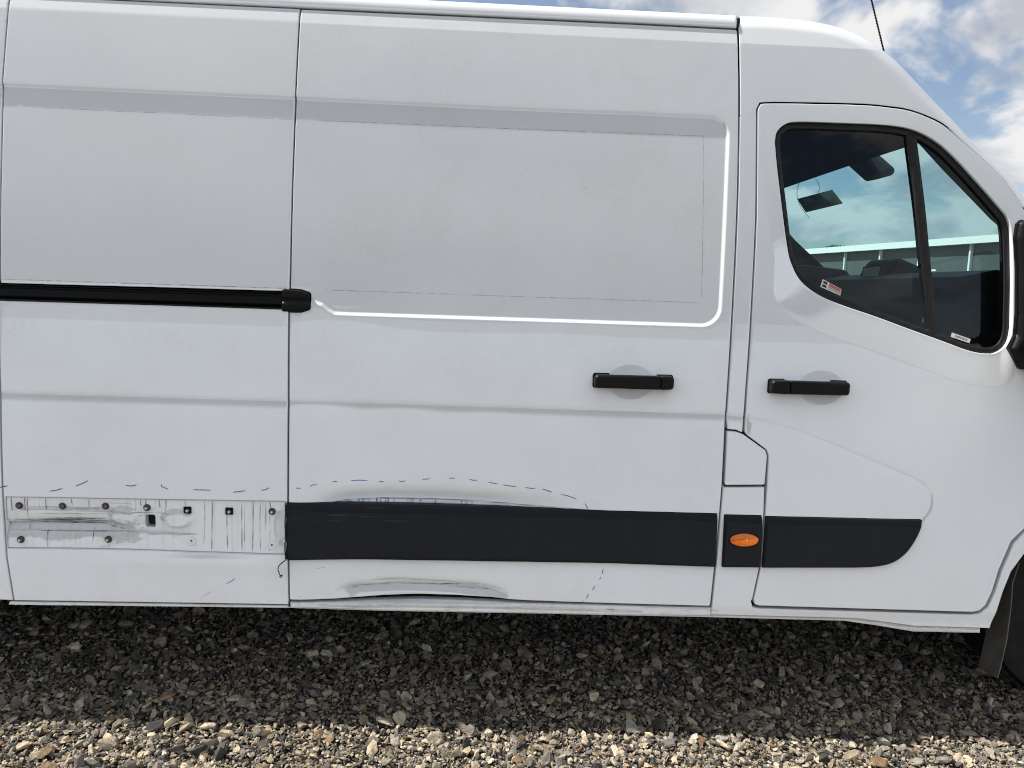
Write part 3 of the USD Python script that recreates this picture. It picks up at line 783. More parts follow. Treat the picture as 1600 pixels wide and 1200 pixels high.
arch_f = [(1549, 983.5), (1556, 960), (1567, 925), (1580, 893), (1602, 863)]
cab_low = Polygon([on_side(1131, 761.5)] + [on_side(1194.6, 761)] + fgap2[5:8] + S([(1173.5, 940), (1176, 949), (1186, 951), (1519, 961), (1532, 958.5), (1543.5, 949), (1554.5, 926), (1565.5, 891.5), (1584, 849), (1602, 829.5)]) +
                  [(1.83, 0.765), (1.90, 0.80), (1.96, 0.752), (1.86, 0.70)] + S(arch_f[::-1]) + S(SILL_LOW[::-1][1:]) + [on_side(1112.5, 947)] + [(x, z) for x, z in rgap[6:8]][::-1]).buffer(0)
cab_low = max(getattr(cab_low, "geoms", [cab_low]), key=lambda g: g.area)


def f_sill(x, z):
    low = LineString(S(SILL_LOW))
    return body(x, z) + 0.02 * (1 - smoothstep((z - 0.345) / 0.05)) * 0.6


panel("cab_sill", cab_low, lambda x, z: body(x, z) + 0.008 * (1 - smoothstep((z - 0.34) / 0.06)), "paint_low", van)
panel("pillar_rub_strip", soften(P([(1131.2, 803), (1190.5, 804), (1187.3, 885.5), (1127, 885)]), 0.003), strip_out, "trim", van, r=0.006, skirt=0.03)
sill_mid = P(SILL_TOP + [(1110, 962), (850, 958.5), (600, 953.5), (454, 949), (453, 941)])
panel("door_sill", sill_mid, lambda x, z: body(x, z) + 0.014 * smoothstep((z - on_side(640, 944)[1]) / 0.012) * gauss(x, z, (640, 940), 0.2, 0.05) + 0.003 * groove(signed_line(S([(500, 947), (640, 946), (800, 949), (1000, 955)]), x, z), 1, 0.004, 0.01), "paint_sill", van, r=0.003, fine=0.003)
sill_rear = P([(14, 940.5), (200, 943), (449, 947), (449, 950.5), (200, 947.5), (60, 946.5), (12, 945.5)])
panel("rear_sill", sill_rear, lambda x, z: body(x, z) + 0.003, "paint_sill", van, r=0.002, fine=0.003)
flange = P([(14, 946), (454, 951), (600, 955), (1110, 963.5), (1337, 969), (1380, 974.5), (1431, 981.5), (1536, 985), (1536, 992), (1431, 990), (1375, 980.6), (1322, 973), (1112, 967.5), (850, 962), (600, 957.5), (454, 953), (14, 948)])
panel("sill_flange", flange.buffer(0), lambda x, z: body(x, z) + 0.014, "paint_sill", van, r=0.0015, skirt=0.02, rings=(0.0, 0.0008), fine=0.005)

# --- front door
front_poly = soften(front_door_poly.buffer(-HG), 0.005).difference(win_outer.buffer(-0.002))
front = panel("front_door", front_poly, f_front, "paint", van, feats=((LineString(waist), (0.0, 0.001, 0.0025, 0.006, 0.012)), (ellipse((1283, 606), 0.072, 0.053), POCKET)), label="white front door with black-framed window")
front_strip_px = [(1195.5, 805.5), (1300, 807.5), (1438, 810.8), (1441, 813)] + curve([(1441, 813), (1434, 832), (1424, 850), (1411, 866), (1392, 878.5), (1365, 884.5), (1330, 886)], 5)[1:] + [(1280, 886), (1189.5, 886)]
panel("rub_strip", soften(P(front_strip_px), 0.003), strip_out, "trim", front, r=0.006, skirt=0.03)
ring = win_outer.difference(win_inner)
frame = panel("window_frame", ring.union(divider.intersection(win_outer)).buffer(0), lambda x, z: f_front(x, z) * 0 + body(x, z) + 0.010 + 0.006 * smoothstep((1.7 - z) / 0.2), "rubber", front, r=0.004, skirt=0.016)
f_glass = lambda x, z: body(x, z) + 0.020
panes = [g for g in win_inner.buffer(0.004).difference(divider.buffer(-0.003)).geoms if g.area > 0.01]
panes.sort(key=lambda g: g.centroid.x)
for nm, g in zip(("window_pane", "quarter_pane"), panes):
    panel(nm, g, f_glass, "side_glass", front, r=0, skirt=0, fine=0.012, coarse=1)


def quad_on(px, fn, lift):
    c = np.array(S(px))
    v = np.c_[c[:, 0], fn(c[:, 0], c[:, 1]) - lift, c[:, 1]]
    return v, np.array([[0, 1, 2], [0, 2, 3]])


def sub_quad(px, a0, b0, a1, b1):
    p = np.array(px, float)
    at = lambda a, b: (1 - b) * ((1 - a) * p[0] + a * p[1]) + b * ((1 - a) * p[3] + a * p[2])
    return [at(a0, b0), at(a1, b0), at(a1, b1), at(a0, b1)]


warn = [(1290, 436), (1319.5, 452), (1317.5, 462), (1286, 448)]
wq = part("warning_sticker", quad_on(warn, f_glass, 0.0006), "sticker", front)
part("red_print", join([quad_on(sub_quad(warn, 0.36, 0.06, 0.97, 0.24), f_glass, 0.0012), quad_on(sub_quad(warn, 0.36, 0.30, 0.97, 0.46), f_glass, 0.0012)]), "red", wq)
part("black_print", join([quad_on(sub_quad(warn, 0.06, 0.12, 0.27, 0.42), f_glass, 0.0012), quad_on(sub_quad(warn, 0.06, 0.56, 0.27, 0.86), f_glass, 0.0012), quad_on(sub_quad(warn, 0.34, 0.56, 0.97, 0.62), f_glass, 0.0012), quad_on(sub_quad(warn, 0.34, 0.76, 0.97, 0.82), f_glass, 0.0012)]), "black_print", wq)
bar = [(1493.3, 520), (1523, 530.5), (1521, 537), (1491, 526.8)]
bq = part("barcode_sticker", quad_on(bar, f_glass, 0.0006), "sticker", front)
part("bars", join([quad_on(sub_quad(bar, a, 0.25, a + rng.uniform(0.015, 0.035), 0.72), f_glass, 0.0012) for a in np.arange(0.2, 0.86, 0.055)]), "black_print", bq)


def door_handle(name, u0, v0, u1, v1, half, split, fn, parent):
    """A pull handle along the places (u0, v0)-(u1, v1); split: where the lock end is parted."""
    (xa_, za_), (xb_, zb_) = on_side(u0, v0, -0.024), on_side(u1, v1, -0.024)
    y0 = float(body((xa_ + xb_) / 2, (za_ + zb_) / 2))
    L = xb_ - xa_
    at = lambda s: (xa_ + s * L, za_ + s * (zb_ - za_))
    h = holder(name, parent)

    def bar_(s0, s1, y_in, y_out, hz):
        pts = []
        for s, e in ((s0, 1), (s1, -1)):
            r = 0.0105 if s in (0.0, 1.0) else 0.004
            x, z = at(s)
            for yy in (y_in, y_out):
                for dz in (-1, 1):
                    pts.append((x + e * r, yy + (r if yy == y_out else -r), z + dz * (hz - r), r))
        return hull_spheres(pts, 20)
    a, b = (0.0, split - 0.004), (split + 0.002, 1.0)
    part("grip", bar_(*(a if a[1] > b[1] - b[0] else b), y0 - 0.008, y0 - 0.034, half), "plastic", h, smooth=40)
    part("lock_end", bar_(*(b if a[1] > b[1] - b[0] else a), y0 + 0.004, y0 - 0.0335, half), "plastic", h, smooth=40)
    far = (0.0, 0.17) if split > 0.5 else (0.83, 1.0)
    part("mount", bar_(*far, y0 + 0.004, y0 - 0.026, half * 0.86), "plastic", h, smooth=40)
    gask = Polygon([(x, z) for s, dz in ((-0.012, -1), (1.012, -1), (1.012, 1), (-0.012, 1)) for x, z in [(at(s)[0], at(s)[1] + dz * (half + 0.0025))]])
    g2 = soften(gask, 0.008).difference(Polygon([(at(s)[0], at(s)[1] + d) for s, d in ((0.2, -0.05), (0.8 if split > 0.5 else 0.8, -0.05), (0.8, 0.05), (0.2, 0.05))]))
    for g in g2.geoms:
        panel("gasket", g, lambda x, z: body(x, z) - 0.0015, "rubber", h, r=0.001, skirt=0.004, rings=(0.0, 0.001))


door_handle("door_handle", 929, 595.5, 1053, 598.8, 0.0205, 0.83, f_slide, slide)
door_handle("door_handle", 1205, 604.5, 1327.5, 607.8, 0.0205, 0.235, f_front, front)

# --- marker lamp on the pillar strip
lx, lz = on_side(1161, 842)
ly = float(body(lx, lz)) - 0.011
lamp = holder("side_marker_lamp", van)
lens = trimesh.creation.icosphere(4, 1.0)
lens.apply_scale((0.0455, 0.011, 0.0215)); lens.apply_translation((lx, ly, lz))
part("lens", lens, "amber", lamp, smooth=True)
rimm = trimesh.creation.torus(1.0, 0.05, 48, 10)
rimm.apply_transform(trimesh.transformations.rotation_matrix(math.pi / 2, [1, 0, 0]))
rimm.apply_scale((0.0465, 0.03, 0.0225)); rimm.apply_translation((lx, ly, lz))
part("lamp_rim", rimm, "gloss_black", lamp, smooth=True)
blb = trimesh.creation.icosphere(2, 0.0042)
blb.apply_translation((lx + 0.004, ly - 0.0085, lz + 0.003))
part("bulb", blb, "bulb", lamp, smooth=True)

# --- cab side above the door, roof rail
glass_seam = S([(1521, 236), (1547, 256), (1575, 284), (1602, 312)], 0.03)
cab_poly = Polygon([(x + HG, z) for x, z in S([(1155, 182), (1155, 120), (1153, 45)])] + OUT + [(2.36, 1.12), (2.06, 1.36)] + [(1.83, 1.575)] + [(x, z) for x, z in curve(S(DOOR_TOP), 4)[::-1]] + [on_side(1181.5, 180)]).buffer(0)
cab_poly = cab_poly.difference(front_door_poly.buffer(HG)).difference(Polygon(S([(1150, 181.5), (1185, 182.5), (1185, 200), (1150, 200)])))
cab_poly = max(getattr(cab_poly, "geoms", [cab_poly]), key=lambda g: g.area)
cab_sharp = cab_poly.boundary.difference(OUT_LINE.buffer(0.004))
panel("cab_side_panel", cab_poly, roll(OUT_LINE), "paint", van, sharp=cab_sharp, rings=(0.0, 0.0005, 0.0013, 0.0028, 0.005, 0.0085, 0.013), skirt=0.0)
rail_poly = Polygon([(x, z + 0.001) for x, z in S([(-900, -39), (-150, -12), (0, -9), (469.5, 12.5), (800, 27.5), (1000, 36.7), (1150.5, 44.3)])] + [(x_rail - 0.004, z_rail), (-3.2, z_rail)])
rail_sharp = rail_poly.boundary.difference(RAIL_LINE.buffer(0.004))


def f_railtop(x, z):
    d = np.clip(z_rail - np.asarray(z, float), 0, 0.034)
    y = body(x, np.full(np.shape(z), 2.185)) + 0.03 * (z - 2.185)
    return y + 0.045 - np.sqrt(np.maximum(0.045 ** 2 - (0.034 - d) ** 2, 0)) - 0.004


panel("roof_rail", rail_poly.buffer(0), f_railtop, "paint", van, sharp=rail_sharp, r=0.006, rings=(0.0, 0.0005, 0.0013, 0.0028, 0.005, 0.0085, 0.013), skirt=0.03)
# roof and windscreen skins, from side to side
def loft(line, crown, bow, n=26, drop=0.0, flat=1.0):
    p = np.asarray(line)
    vs = []
    for k, (x, z) in enumerate(p):
        y0 = float(body(x, z)) + RR - drop
        t = np.linspace(0, 1, n)
        c = 1 - (2 * t - 1) ** 2
        cr = crown[k] if np.ndim(crown) else crown
        bw = bow[k] if np.ndim(bow) else bow
        vs.append(np.c_[x + bw * c, y0 + t * (W - 2 * y0), z + cr * c ** flat])
    v = np.array(vs)
    m, k = v.shape[:2]
    i, j = np.meshgrid(np.arange(m - 1), np.arange(k - 1), indexing="ij")
    return v.reshape(-1, 3), np.stack([i * k + j, i * k + j + 1, (i + 1) * k + j + 1, (i + 1) * k + j], -1).reshape(-1, 4)


sx_top = 1.452
roof_pts = [p for p in OUT if p[0] <= sx_top + 0.01]
screen_pts = [p for p in OUT if p[0] > sx_top - 0.02]
m_ = len(roof_pts)
part("cab_roof", loft(roof_pts, np.linspace(0.10, 0.05, m_), np.linspace(0.0, 0.12, m_), flat=1.8), "paint", van, smooth=40)
part("cargo_roof", loft([(-3.26, z_rail)] + [(x, z_rail) for x in np.linspace(-3.1, x_rail, 12)], 0.12, 0.0, drop=RR - 0.002, flat=2.2), "paint", van, smooth=40)
m_ = len(screen_pts)
part("windscreen", loft(screen_pts, np.linspace(0.05, 0.03, m_), np.linspace(0.13, 0.16, m_)), "screen_glass", van, smooth=40)

# --- shell behind the shut lines, coloured dark to stand in for their shade
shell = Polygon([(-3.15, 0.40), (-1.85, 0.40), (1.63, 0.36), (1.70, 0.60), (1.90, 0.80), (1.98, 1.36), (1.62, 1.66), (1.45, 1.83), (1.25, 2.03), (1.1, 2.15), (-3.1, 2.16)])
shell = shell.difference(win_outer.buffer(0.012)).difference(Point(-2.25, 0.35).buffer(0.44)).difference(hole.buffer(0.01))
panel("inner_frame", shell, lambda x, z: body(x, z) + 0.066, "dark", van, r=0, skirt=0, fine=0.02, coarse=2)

# --- far side, rear, nose, floor
far_win = shapely.affinity.translate(win_outer, 0, 0)
far_poly = Polygon([(-3.24, 0.38), (-2.68, 0.38), (-2.62, 0.6), (-2.25, 0.78), (-1.88, 0.6), (-1.82, 0.38), (1.65, 0.36), (1.72, 0.6), (1.92, 0.78), (2.08, 0.80), (2.06, 1.36)] + [p for p in OUT if p[0] < 2.06][::-1] + [(x_rail, z_rail), (-3.2, z_rail)]).buffer(0)


def mirrored(name, poly, fn, mat, parent, **kw):
    prim = panel(name, poly, fn, mat, parent, **kw)
    m = UsdGeom.Mesh(prim)
    for at_, flip in ((m.GetPointsAttr(), True), (m.GetNormalsAttr(), False)):
        a = np.array(at_.Get())
        a[:, 1] = (W - a[:, 1]) if flip else -a[:, 1]
        at_.Set(Vt.Vec3fArray.FromNumpy(a))
    idx = np.array(m.GetFaceVertexIndicesAttr().Get()).reshape(-1, 3)[:, ::-1]
    m.GetFaceVertexIndicesAttr().Set(Vt.IntArray.FromNumpy(np.ascontiguousarray(idx).ravel()))
    return prim


both = LineString(OUT + [(x_rail, z_rail)][:0])
f_far = lambda x, z: np.where(x < x_rail, roll(RAIL_LINE)(x, z), roll(OUT_LINE)(x, z))
mirrored("far_side_panel", far_poly.difference(win_outer), f_far, "paint", van, r=0, skirt=0, fine=0.012, coarse=3)
mirrored("far_window_frame", win_outer.difference(win_inner).union(divider.intersection(win_outer)).buffer(0), lambda x, z: body(x, z) + 0.004, "rubber", van, r=0.002, skirt=0.02, fine=0.01)
mirrored("far_window_pane", win_inner, lambda x, z: body(x, z) + 0.012, "side_glass", van, r=0, skirt=0, fine=0.03, coarse=1)
part("rear_doors", box(-3.262, -3.235, 0.10, W - 0.10, 0.42, z_rail - 0.02), "paint", van)
part("fuel_tank", rbox(-0.6, 0.9, 0.62, 1.25, 0.19, 0.37, 0.04), "underbody", van)  # unseen tank, wheel and pipe added to block far-side light under the van
part("spare_wheel", hull_spheres([(-1.35 + 0.3 * math.cos(a), 1.0 + 0.3 * math.sin(a), z_, 0.04) for a in np.linspace(0, 6.28, 17)[:-1] for z_ in (0.24, 0.33)], 10), "tyre", van, smooth=40)
part("exhaust_pipe", tube([(1.4, 1.45, 0.28), (0.5, 1.5, 0.27), (-1.4, 1.5, 0.27), (-2.0, 1.45, 0.36), (-3.0, 1.45, 0.28)], 0.045, 10), "underbody", van, smooth=True)
part("underbody", box(-3.2, 1.60, 0.16, W - 0.16, 0.36, 0.44), "underbody", van)
for b_ in (box(-1.80, 1.60, 0.05, W - 0.05, 0.425, 0.45), box(-3.2, -2.72, 0.05, W - 0.05, 0.425, 0.45), box(-2.75, -1.75, 0.05, 0.48, 0.86, 0.88), box(-2.75, -1.75, 0.46, 0.48, 0.30, 0.88), box(-3.23, -3.2, 0.12, W - 0.12, 2.0, 2.24), box(1.61, 1.63, 0.05, 0.42, 0.40, 0.85), box(1.62, 2.55, 0.42, 0.44, 0.25, 0.95), box(1.62, 2.55, 0.05, 0.44, 0.84, 0.86), box(2.5, 2.9, 0.2, W - 0.2, 0.3, 0.8), box(1.62, 2.52, 0.44, W - 0.44, 0.30, 0.5)):
    part("liner_panel", b_, "underbody", van)
fend = Polygon([(1.845, 0.775), (1.94, 0.88), (2.008, 1.05), (2.028, 1.38), (2.36, 1.12), (2.60, 1.02), (2.72, 0.88), (2.76, 0.62), (2.78, 0.45), (2.56, 0.42), (2.50, 0.45)] + [(2.08 + 0.42 * math.cos(a), 0.37 + 0.42 * math.sin(a)) for a in np.radians(np.arange(15, 126, 6))]).buffer(0)
panel("front_fender", fend, body, "paint", van, fine=0.008)
mirrored("far_fender", fend.union(Polygon([(1.7, 0.6), (1.92, 0.78), (2.08, 0.79), (2.1, 0.9), (1.9, 0.9)])).buffer(0), body, "paint", van, fine=0.012)
nose = []
for x, z in ((2.36, 1.165), (2.5, 1.10), (2.62, 1.02), (2.74, 0.88), (2.80, 0.72)):
    t = np.linspace(0, 1, 18)
    y0 = float(body(x, z)) + 0.01
    c = 1 - (2 * t - 1) ** 4
    nose.append(np.c_[x + 0.10 * c, y0 + t * (W - 2 * y0), z + 0.03 * c])
v = np.array(nose); m_, k_ = v.shape[:2]
ii, jj = np.meshgrid(np.arange(m_ - 1), np.arange(k_ - 1), indexing="ij")
part("bonnet", (v.reshape(-1, 3), np.stack([ii * k_ + jj, ii * k_ + jj + 1, (ii + 1) * k_ + jj + 1, (ii + 1) * k_ + jj], -1).reshape(-1, 4)), "paint", van, smooth=40)
part("front_bumper", rbox(2.55, 2.93, 0.16, W - 0.16, 0.28, 0.72, 0.08), "plastic", van, smooth=40)
for yy in (0.26, W - 0.26):
    part("headlight", hull_spheres([(2.70, yy - 0.06, 0.80, 0.05), (2.74, yy + 0.08, 0.76, 0.05), (2.58, yy - 0.07, 0.92, 0.04)], 20), "headlamp", van, smooth=40)
for xx in (2.12, -2.25):
    for yy in (0.28, W - 0.28):
        wh = holder("wheel", van)
        prof = np.array([(0.20, -0.09), (0.285, -0.105), (0.335, -0.10), (0.348, -0.075), (0.35, 0.0), (0.348, 0.075), (0.335, 0.10), (0.285, 0.105), (0.20, 0.09)])
        ty = trimesh.creation.revolve(prof, sections=64)
        ty.apply_transform(trimesh.transformations.rotation_matrix(math.pi / 2, [1, 0, 0])); ty.apply_translation((xx, yy, 0.345))
        tp = part("tyre", ty, "tyre", wh, smooth=30)
        blocks = []
        for k in range(72):
            a = 2 * math.pi * k / 72
            for q_, (y_, sk) in enumerate(((-0.078, 0.25), (-0.03, -0.2), (0.022, 0.2), (0.07, -0.25))):
                b_ = trimesh.creation.box((0.022, 0.040, 0.012))
                b_.apply_transform(trimesh.transformations.rotation_matrix(sk, [0, 0, 1]))
                b_.apply_translation((0, y_, 0.353))
                b_.apply_transform(trimesh.transformations.rotation_matrix(a + 0.02 * (q_ % 2), [0, 1, 0]))
                blocks.append(b_)
        tb = trimesh.util.concatenate(blocks); tb.apply_translation((xx, yy, 0.345))
        if xx > 0:
            part("tread", tb, "tyre", wh, kind="stuff")
        s_ = -1 if yy < 1 else 1
        rimp = np.array([(0.0, 0.06), (0.06, 0.062), (0.07, 0.03), (0.15, 0.02), (0.19, 0.07), (0.205, 0.085), (0.205, -0.08), (0.19, -0.08)])
        ri = trimesh.creation.revolve(rimp, sections=48)
        ri.apply_transform(trimesh.transformations.rotation_matrix(-s_ * math.pi / 2, [1, 0, 0])); ri.apply_translation((xx, yy, 0.345))
        part("rim", ri, "rim", wh, smooth=30)
# mud flap behind the front wheel
fv = []
edge = curve([(1592, 880), (1582, 906), (1579, 950), (1574, 995), (1563, 1046)], 2)[:9:2]
edge = curve([(1592, 880), (1582, 910), (1579, 950), (1573, 998), (1562, 1047)], 1) + [(1558, 1060)]
for u_, v_ in edge:
    e_ = at_depth(u_, v_, 0.075)
    for y_ in np.linspace(0.075, 0.17, 6):
        fv.append((e_[0] - 0.015 * ((y_ - 0.05) / 0.25) ** 2, y_, e_[2] - 0.006 * ((y_ - 0.075) / 0.2)))
fv = np.array(fv)
ii, jj = np.meshgrid(np.arange(5), np.arange(5), indexing="ij")
fq = np.stack([ii * 6 + jj, ii * 6 + jj + 1, (ii + 1) * 6 + jj + 1, (ii + 1) * 6 + jj], -1).reshape(-1, 4)
fback = fv + (0.003, 0, 0)
part("mud_flap", (np.vstack([fv, fback]), np.vstack([fq, fq[:, ::-1] + 36, [[j, j + 6, j + 42, j + 36] for j in (0, 6, 12, 18, 24)]])), "flap", van, smooth=False)

# --- mirror: foot on the door's front corner, head out to the side
mir = holder("wing_mirror", van)
foot = [(1593, 343), (1586, 350), (1583, 372), (1586, 420), (1585.5, 490), (1583, 524), (1574, 544), (1581, 560), (1589, 576), (1612, 579), (1650, 560), (1660, 470), (1640, 390)]
panel("mirror_foot", soften(P(foot), 0.004), lambda x, z: body(x, z) - 0.03 - 0.03 * smoothstep((x - on_side(1590, 450)[0]) / 0.08), "plastic", mir, r=0.02, skirt=0.07, rings=(0.0, 0.002, 0.005, 0.009, 0.014, 0.02))
part("mirror_arm", hull_spheres([(1.74, -0.02, 1.30, 0.045), (1.68, -0.16, 1.26, 0.04), (1.74, -0.02, 1.22, 0.04)], 18), "plastic", mir, smooth=40)
MIRROR_TURN = trimesh.transformations.rotation_matrix(math.radians(-19), [0, 0, 1])
MIRROR_AT = np.array([1.60, -0.245, 0.0])


def mirror_turned(m):
    v, f, _ = meshkit.arrays(m)
    return trimesh.Trimesh(v @ MIRROR_TURN[:3, :3].T + MIRROR_AT, f, process=False)


part("mirror_head", mirror_turned(hull_spheres([(0.035, -0.13, 1.19, 0.03), (0.035, 0.13, 1.19, 0.03), (0.035, -0.11, 1.56, 0.035), (0.035, 0.125, 1.56, 0.035), (0.11, -0.09, 1.22, 0.05), (0.11, 0.09, 1.22, 0.05), (0.10, -0.08, 1.52, 0.05), (0.10, 0.09, 1.52, 0.05)], 20)), "plastic", mir, smooth=40)


def mirror_glass(y0, y1, z0, z1, name):
    c = soften(Polygon([(y0, z0), (y1, z0), (y1, z1), (y0, z1)]), 0.022)
    mm = trimesh.creation.extrude_polygon(c, 0.004, engine="earcut")
    vv = mm.vertices.copy()
    mm.vertices = np.c_[-0.001 - vv[:, 2], vv[:, 0], vv[:, 1]]
    part(name, mirror_turned(mm), "mirror", mir)


mirror_glass(-0.132, 0.135, 1.285, 1.572, "mirror_glass")
mirror_glass(-0.145, 0.145, 1.178, 1.265, "wide_angle_glass")

# --- aerial on the roof
a0, a1 = at_depth(1381, 80, 0.34), at_depth(1352, -40, 0.34)
aer = holder("aerial", van)
pts = [a0 * (1 - t) + a1 * t for t in np.linspace(-0.12, 1, 160)]
part("rod", tube(pts, 0.0024, 8), "gloss_black", aer, smooth=True)
dirv = (a1 - a0) / np.linalg.norm(a1 - a0)
e1 = np.cross(dirv, [0, 1, 0]); e1 /= np.linalg.norm(e1); e2 = np.cross(dirv, e1)
part("winding", tube([a0 * (1 - t) + a1 * t + 0.0027 * (math.cos(t * 170) * e1 + math.sin(t * 170) * e2) for t in np.linspace(-0.1, 1, 700)], 0.0011, 5), "gloss_black", aer, smooth=True)
part("socket", hull_spheres([(*(a0 - 0.16 * (a1 - a0)), 0.012), (*(a0 - 0.05 * (a1 - a0)), 0.006)], 14), "gloss_black", aer, smooth=40)

# --- inside the cab
part("bulkhead", box(0.76, 0.78, 0.12, W - 0.12, 0.45, 2.1), "headliner", van)
part("cab_floor", box(0.78, 1.66, 0.12, W - 0.12, 0.55, 0.60), "dash", van)
t = np.linspace(0, 1, 30); c = 1 - (2 * t - 1) ** 2
zO = lambda x: float(np.interp(x, [p[0] for p in OUT], [p[1] for p in OUT]))
hl = []
for x_, z_, bw, cr in ((0.78, 2.02, 0, 0.03), (1.12, 1.985, 0, 0.04), (1.26, zO(1.26) - 0.085, 0.05, 0.045), (1.36, zO(1.36) - 0.055, 0.10, 0.05), (1.452, zO(1.452) - 0.026, 0.122, 0.05), (1.455, zO(1.455) - 0.008, 0.122, 0.05)):
    hl.append(np.c_[x_ + bw * c, 0.215 + t * (W - 0.43), z_ + cr * c])
v = np.array(hl); m_, k_ = v.shape[:2]
ii, jj = np.meshgrid(np.arange(m_ - 1), np.arange(k_ - 1), indexing="ij")
part("headliner", (v.reshape(-1, 3), np.stack([ii * k_ + jj, ii * k_ + jj + 1, (ii + 1) * k_ + jj + 1, (ii + 1) * k_ + jj], -1).reshape(-1, 4)), "headliner", van, smooth=50)
for s_ in (0, 1):
    pil = []
    for (x_, z_) in [p for p in OUT if 1.38 < p[0] < 2.3]:
        ya = float(body(x_, z_)) + 0.03
        ring_ = np.array([(x_ - 0.01, ya, z_ - 0.035), (x_ - 0.055, ya, z_ - 0.085), (x_ - 0.045, ya + 0.09, z_ - 0.07), (x_ + 0.01, ya + 0.10, z_ - 0.03)])
        if s_:
            ring_ = np.array([(x_ - 0.01, ya, z_ - 0.035), (x_ - 0.17, ya, z_ - 0.19), (x_ - 0.16, ya + 0.09, z_ - 0.17), (x_ + 0.01, ya + 0.10, z_ - 0.03)])
            ring_[:, 1] = W - ring_[:, 1]
        pil.append(ring_)
    v = np.array(pil); m_ = len(v)
    ii, jj = np.meshgrid(np.arange(m_ - 1), np.arange(4), indexing="ij")
    part("pillar_trim", (v.reshape(-1, 3), np.stack([ii * 4 + jj, ii * 4 + (jj + 1) % 4, (ii + 1) * 4 + (jj + 1) % 4, (ii + 1) * 4 + jj], -1).reshape(-1, 4)), "headliner", van)
dash_poly = Polygon([(1.36, 0.62), (1.38, 1.16), (1.46, 1.38), (1.55, 1.465), (1.66, 1.49), (1.78, 1.475), (2.06, 1.33), (2.24, 1.20), (2.24, 0.62)])
dm = trimesh.creation.extrude_polygon(soften(dash_poly, 0.02), W - 0.32, engine="earcut")
dm.vertices = np.c_[dm.vertices[:, 0], dm.vertices[:, 2] + 0.16, dm.vertices[:, 1]]
part("dashboard", dm, "dash", van, smooth=35)
part("instrument_hood", hull_spheres([(1.50, 1.30, 1.42, 0.05), (1.50, 1.72, 1.42, 0.05), (1.68, 1.30, 1.48, 0.04), (1.68, 1.72, 1.48, 0.04), (1.54, 1.40, 1.50, 0.04), (1.54, 1.62, 1.50, 0.04)], 16), "dash", van, smooth=40)
centre = part("centre_hood", hull_spheres([(1.64, 0.80, 1.38, 0.04), (1.64, 1.06, 1.38, 0.04), (1.78, 0.80, 1.48, 0.035), (1.70, 0.84, 1.525, 0.03), (1.70, 1.04, 1.525, 0.03), (1.82, 1.06, 1.47, 0.035)], 16), "dash", van, smooth=40)
d0 = [at_depth(u, v_, y_) for u, v_, y_ in ((1343, 444, 1.02), (1350, 419, 1.02), (1376, 415.5, 0.92), (1369, 446, 0.92))]
d0 = [p - 0.10 * (p - EYE) / np.linalg.norm(p - EYE) for p in d0]
sc_ = np.array(d0)
nn = np.cross(sc_[1] - sc_[0], sc_[3] - sc_[0]); nn /= np.linalg.norm(nn)
if nn @ (EYE - sc_[0]) < 0:
    nn = -nn
bezel = trimesh.convex.convex_hull(np.vstack([sc_ + (sc_ - sc_.mean(0)) * 0.18 - nn * 0.002, sc_ + (sc_ - sc_.mean(0)) * 0.18 - nn * 0.03]))
bz = part("display", bezel, "gloss_black", van)
part("display_glass", (sc_, np.array([[0, 1, 2], [0, 2, 3]])), "display", bz)
sw = holder("steering_wheel", van)
tor = trimesh.creation.torus(0.19, 0.017, 48, 14)
tor.apply_transform(trimesh.transformations.rotation_matrix(math.radians(-58), [0, 1, 0])); tor.apply_translation((1.40, 1.52, 1.36))
part("wheel_rim", tor, "dash", sw, smooth=True)
hub = trimesh.creation.cylinder(0.07, 0.05, sections=24)
hub.apply_transform(trimesh.transformations.rotation_matrix(math.radians(-58), [0, 1, 0])); hub.apply_translation((1.42, 1.52, 1.35))
part("hub", hub, "dash", sw, smooth=35)
part("spoke", tube([(1.42, 1.34, 1.36), (1.43, 1.52, 1.34), (1.42, 1.70, 1.36)], 0.018, 8), "dash", sw, smooth=True)
for yy in (0.42, 1.06, 1.56):
    se = holder("seat", van)
    part("cushion", rbox(0.92, 1.34, yy - 0.22, yy + 0.22, 0.80, 0.95, 0.05), "seat", se, smooth=40)
    part("backrest", hull_spheres([(0.98, yy - 0.17, 0.98, 0.06), (0.98, yy + 0.17, 0.98, 0.06), (0.84, yy - 0.15, 1.42, 0.05), (0.84, yy + 0.15, 1.42, 0.05)], 14), "seat", se, smooth=40)
    part("headrest", rbox(0.80, 0.88, yy - 0.12, yy + 0.12, 1.50, 1.66, 0.035), "seat", se, smooth=40)
part("sensor_housing", hull_spheres([(1.58, 0.98, 2.00, 0.03), (1.58, 1.10, 2.00, 0.03), (1.70, 0.98, 1.925, 0.02), (1.70, 1.10, 1.925, 0.02), (1.66, 1.0, 1.915, 0.02), (1.66, 1.08, 1.915, 0.02)], 16), "dash", van, smooth=40)

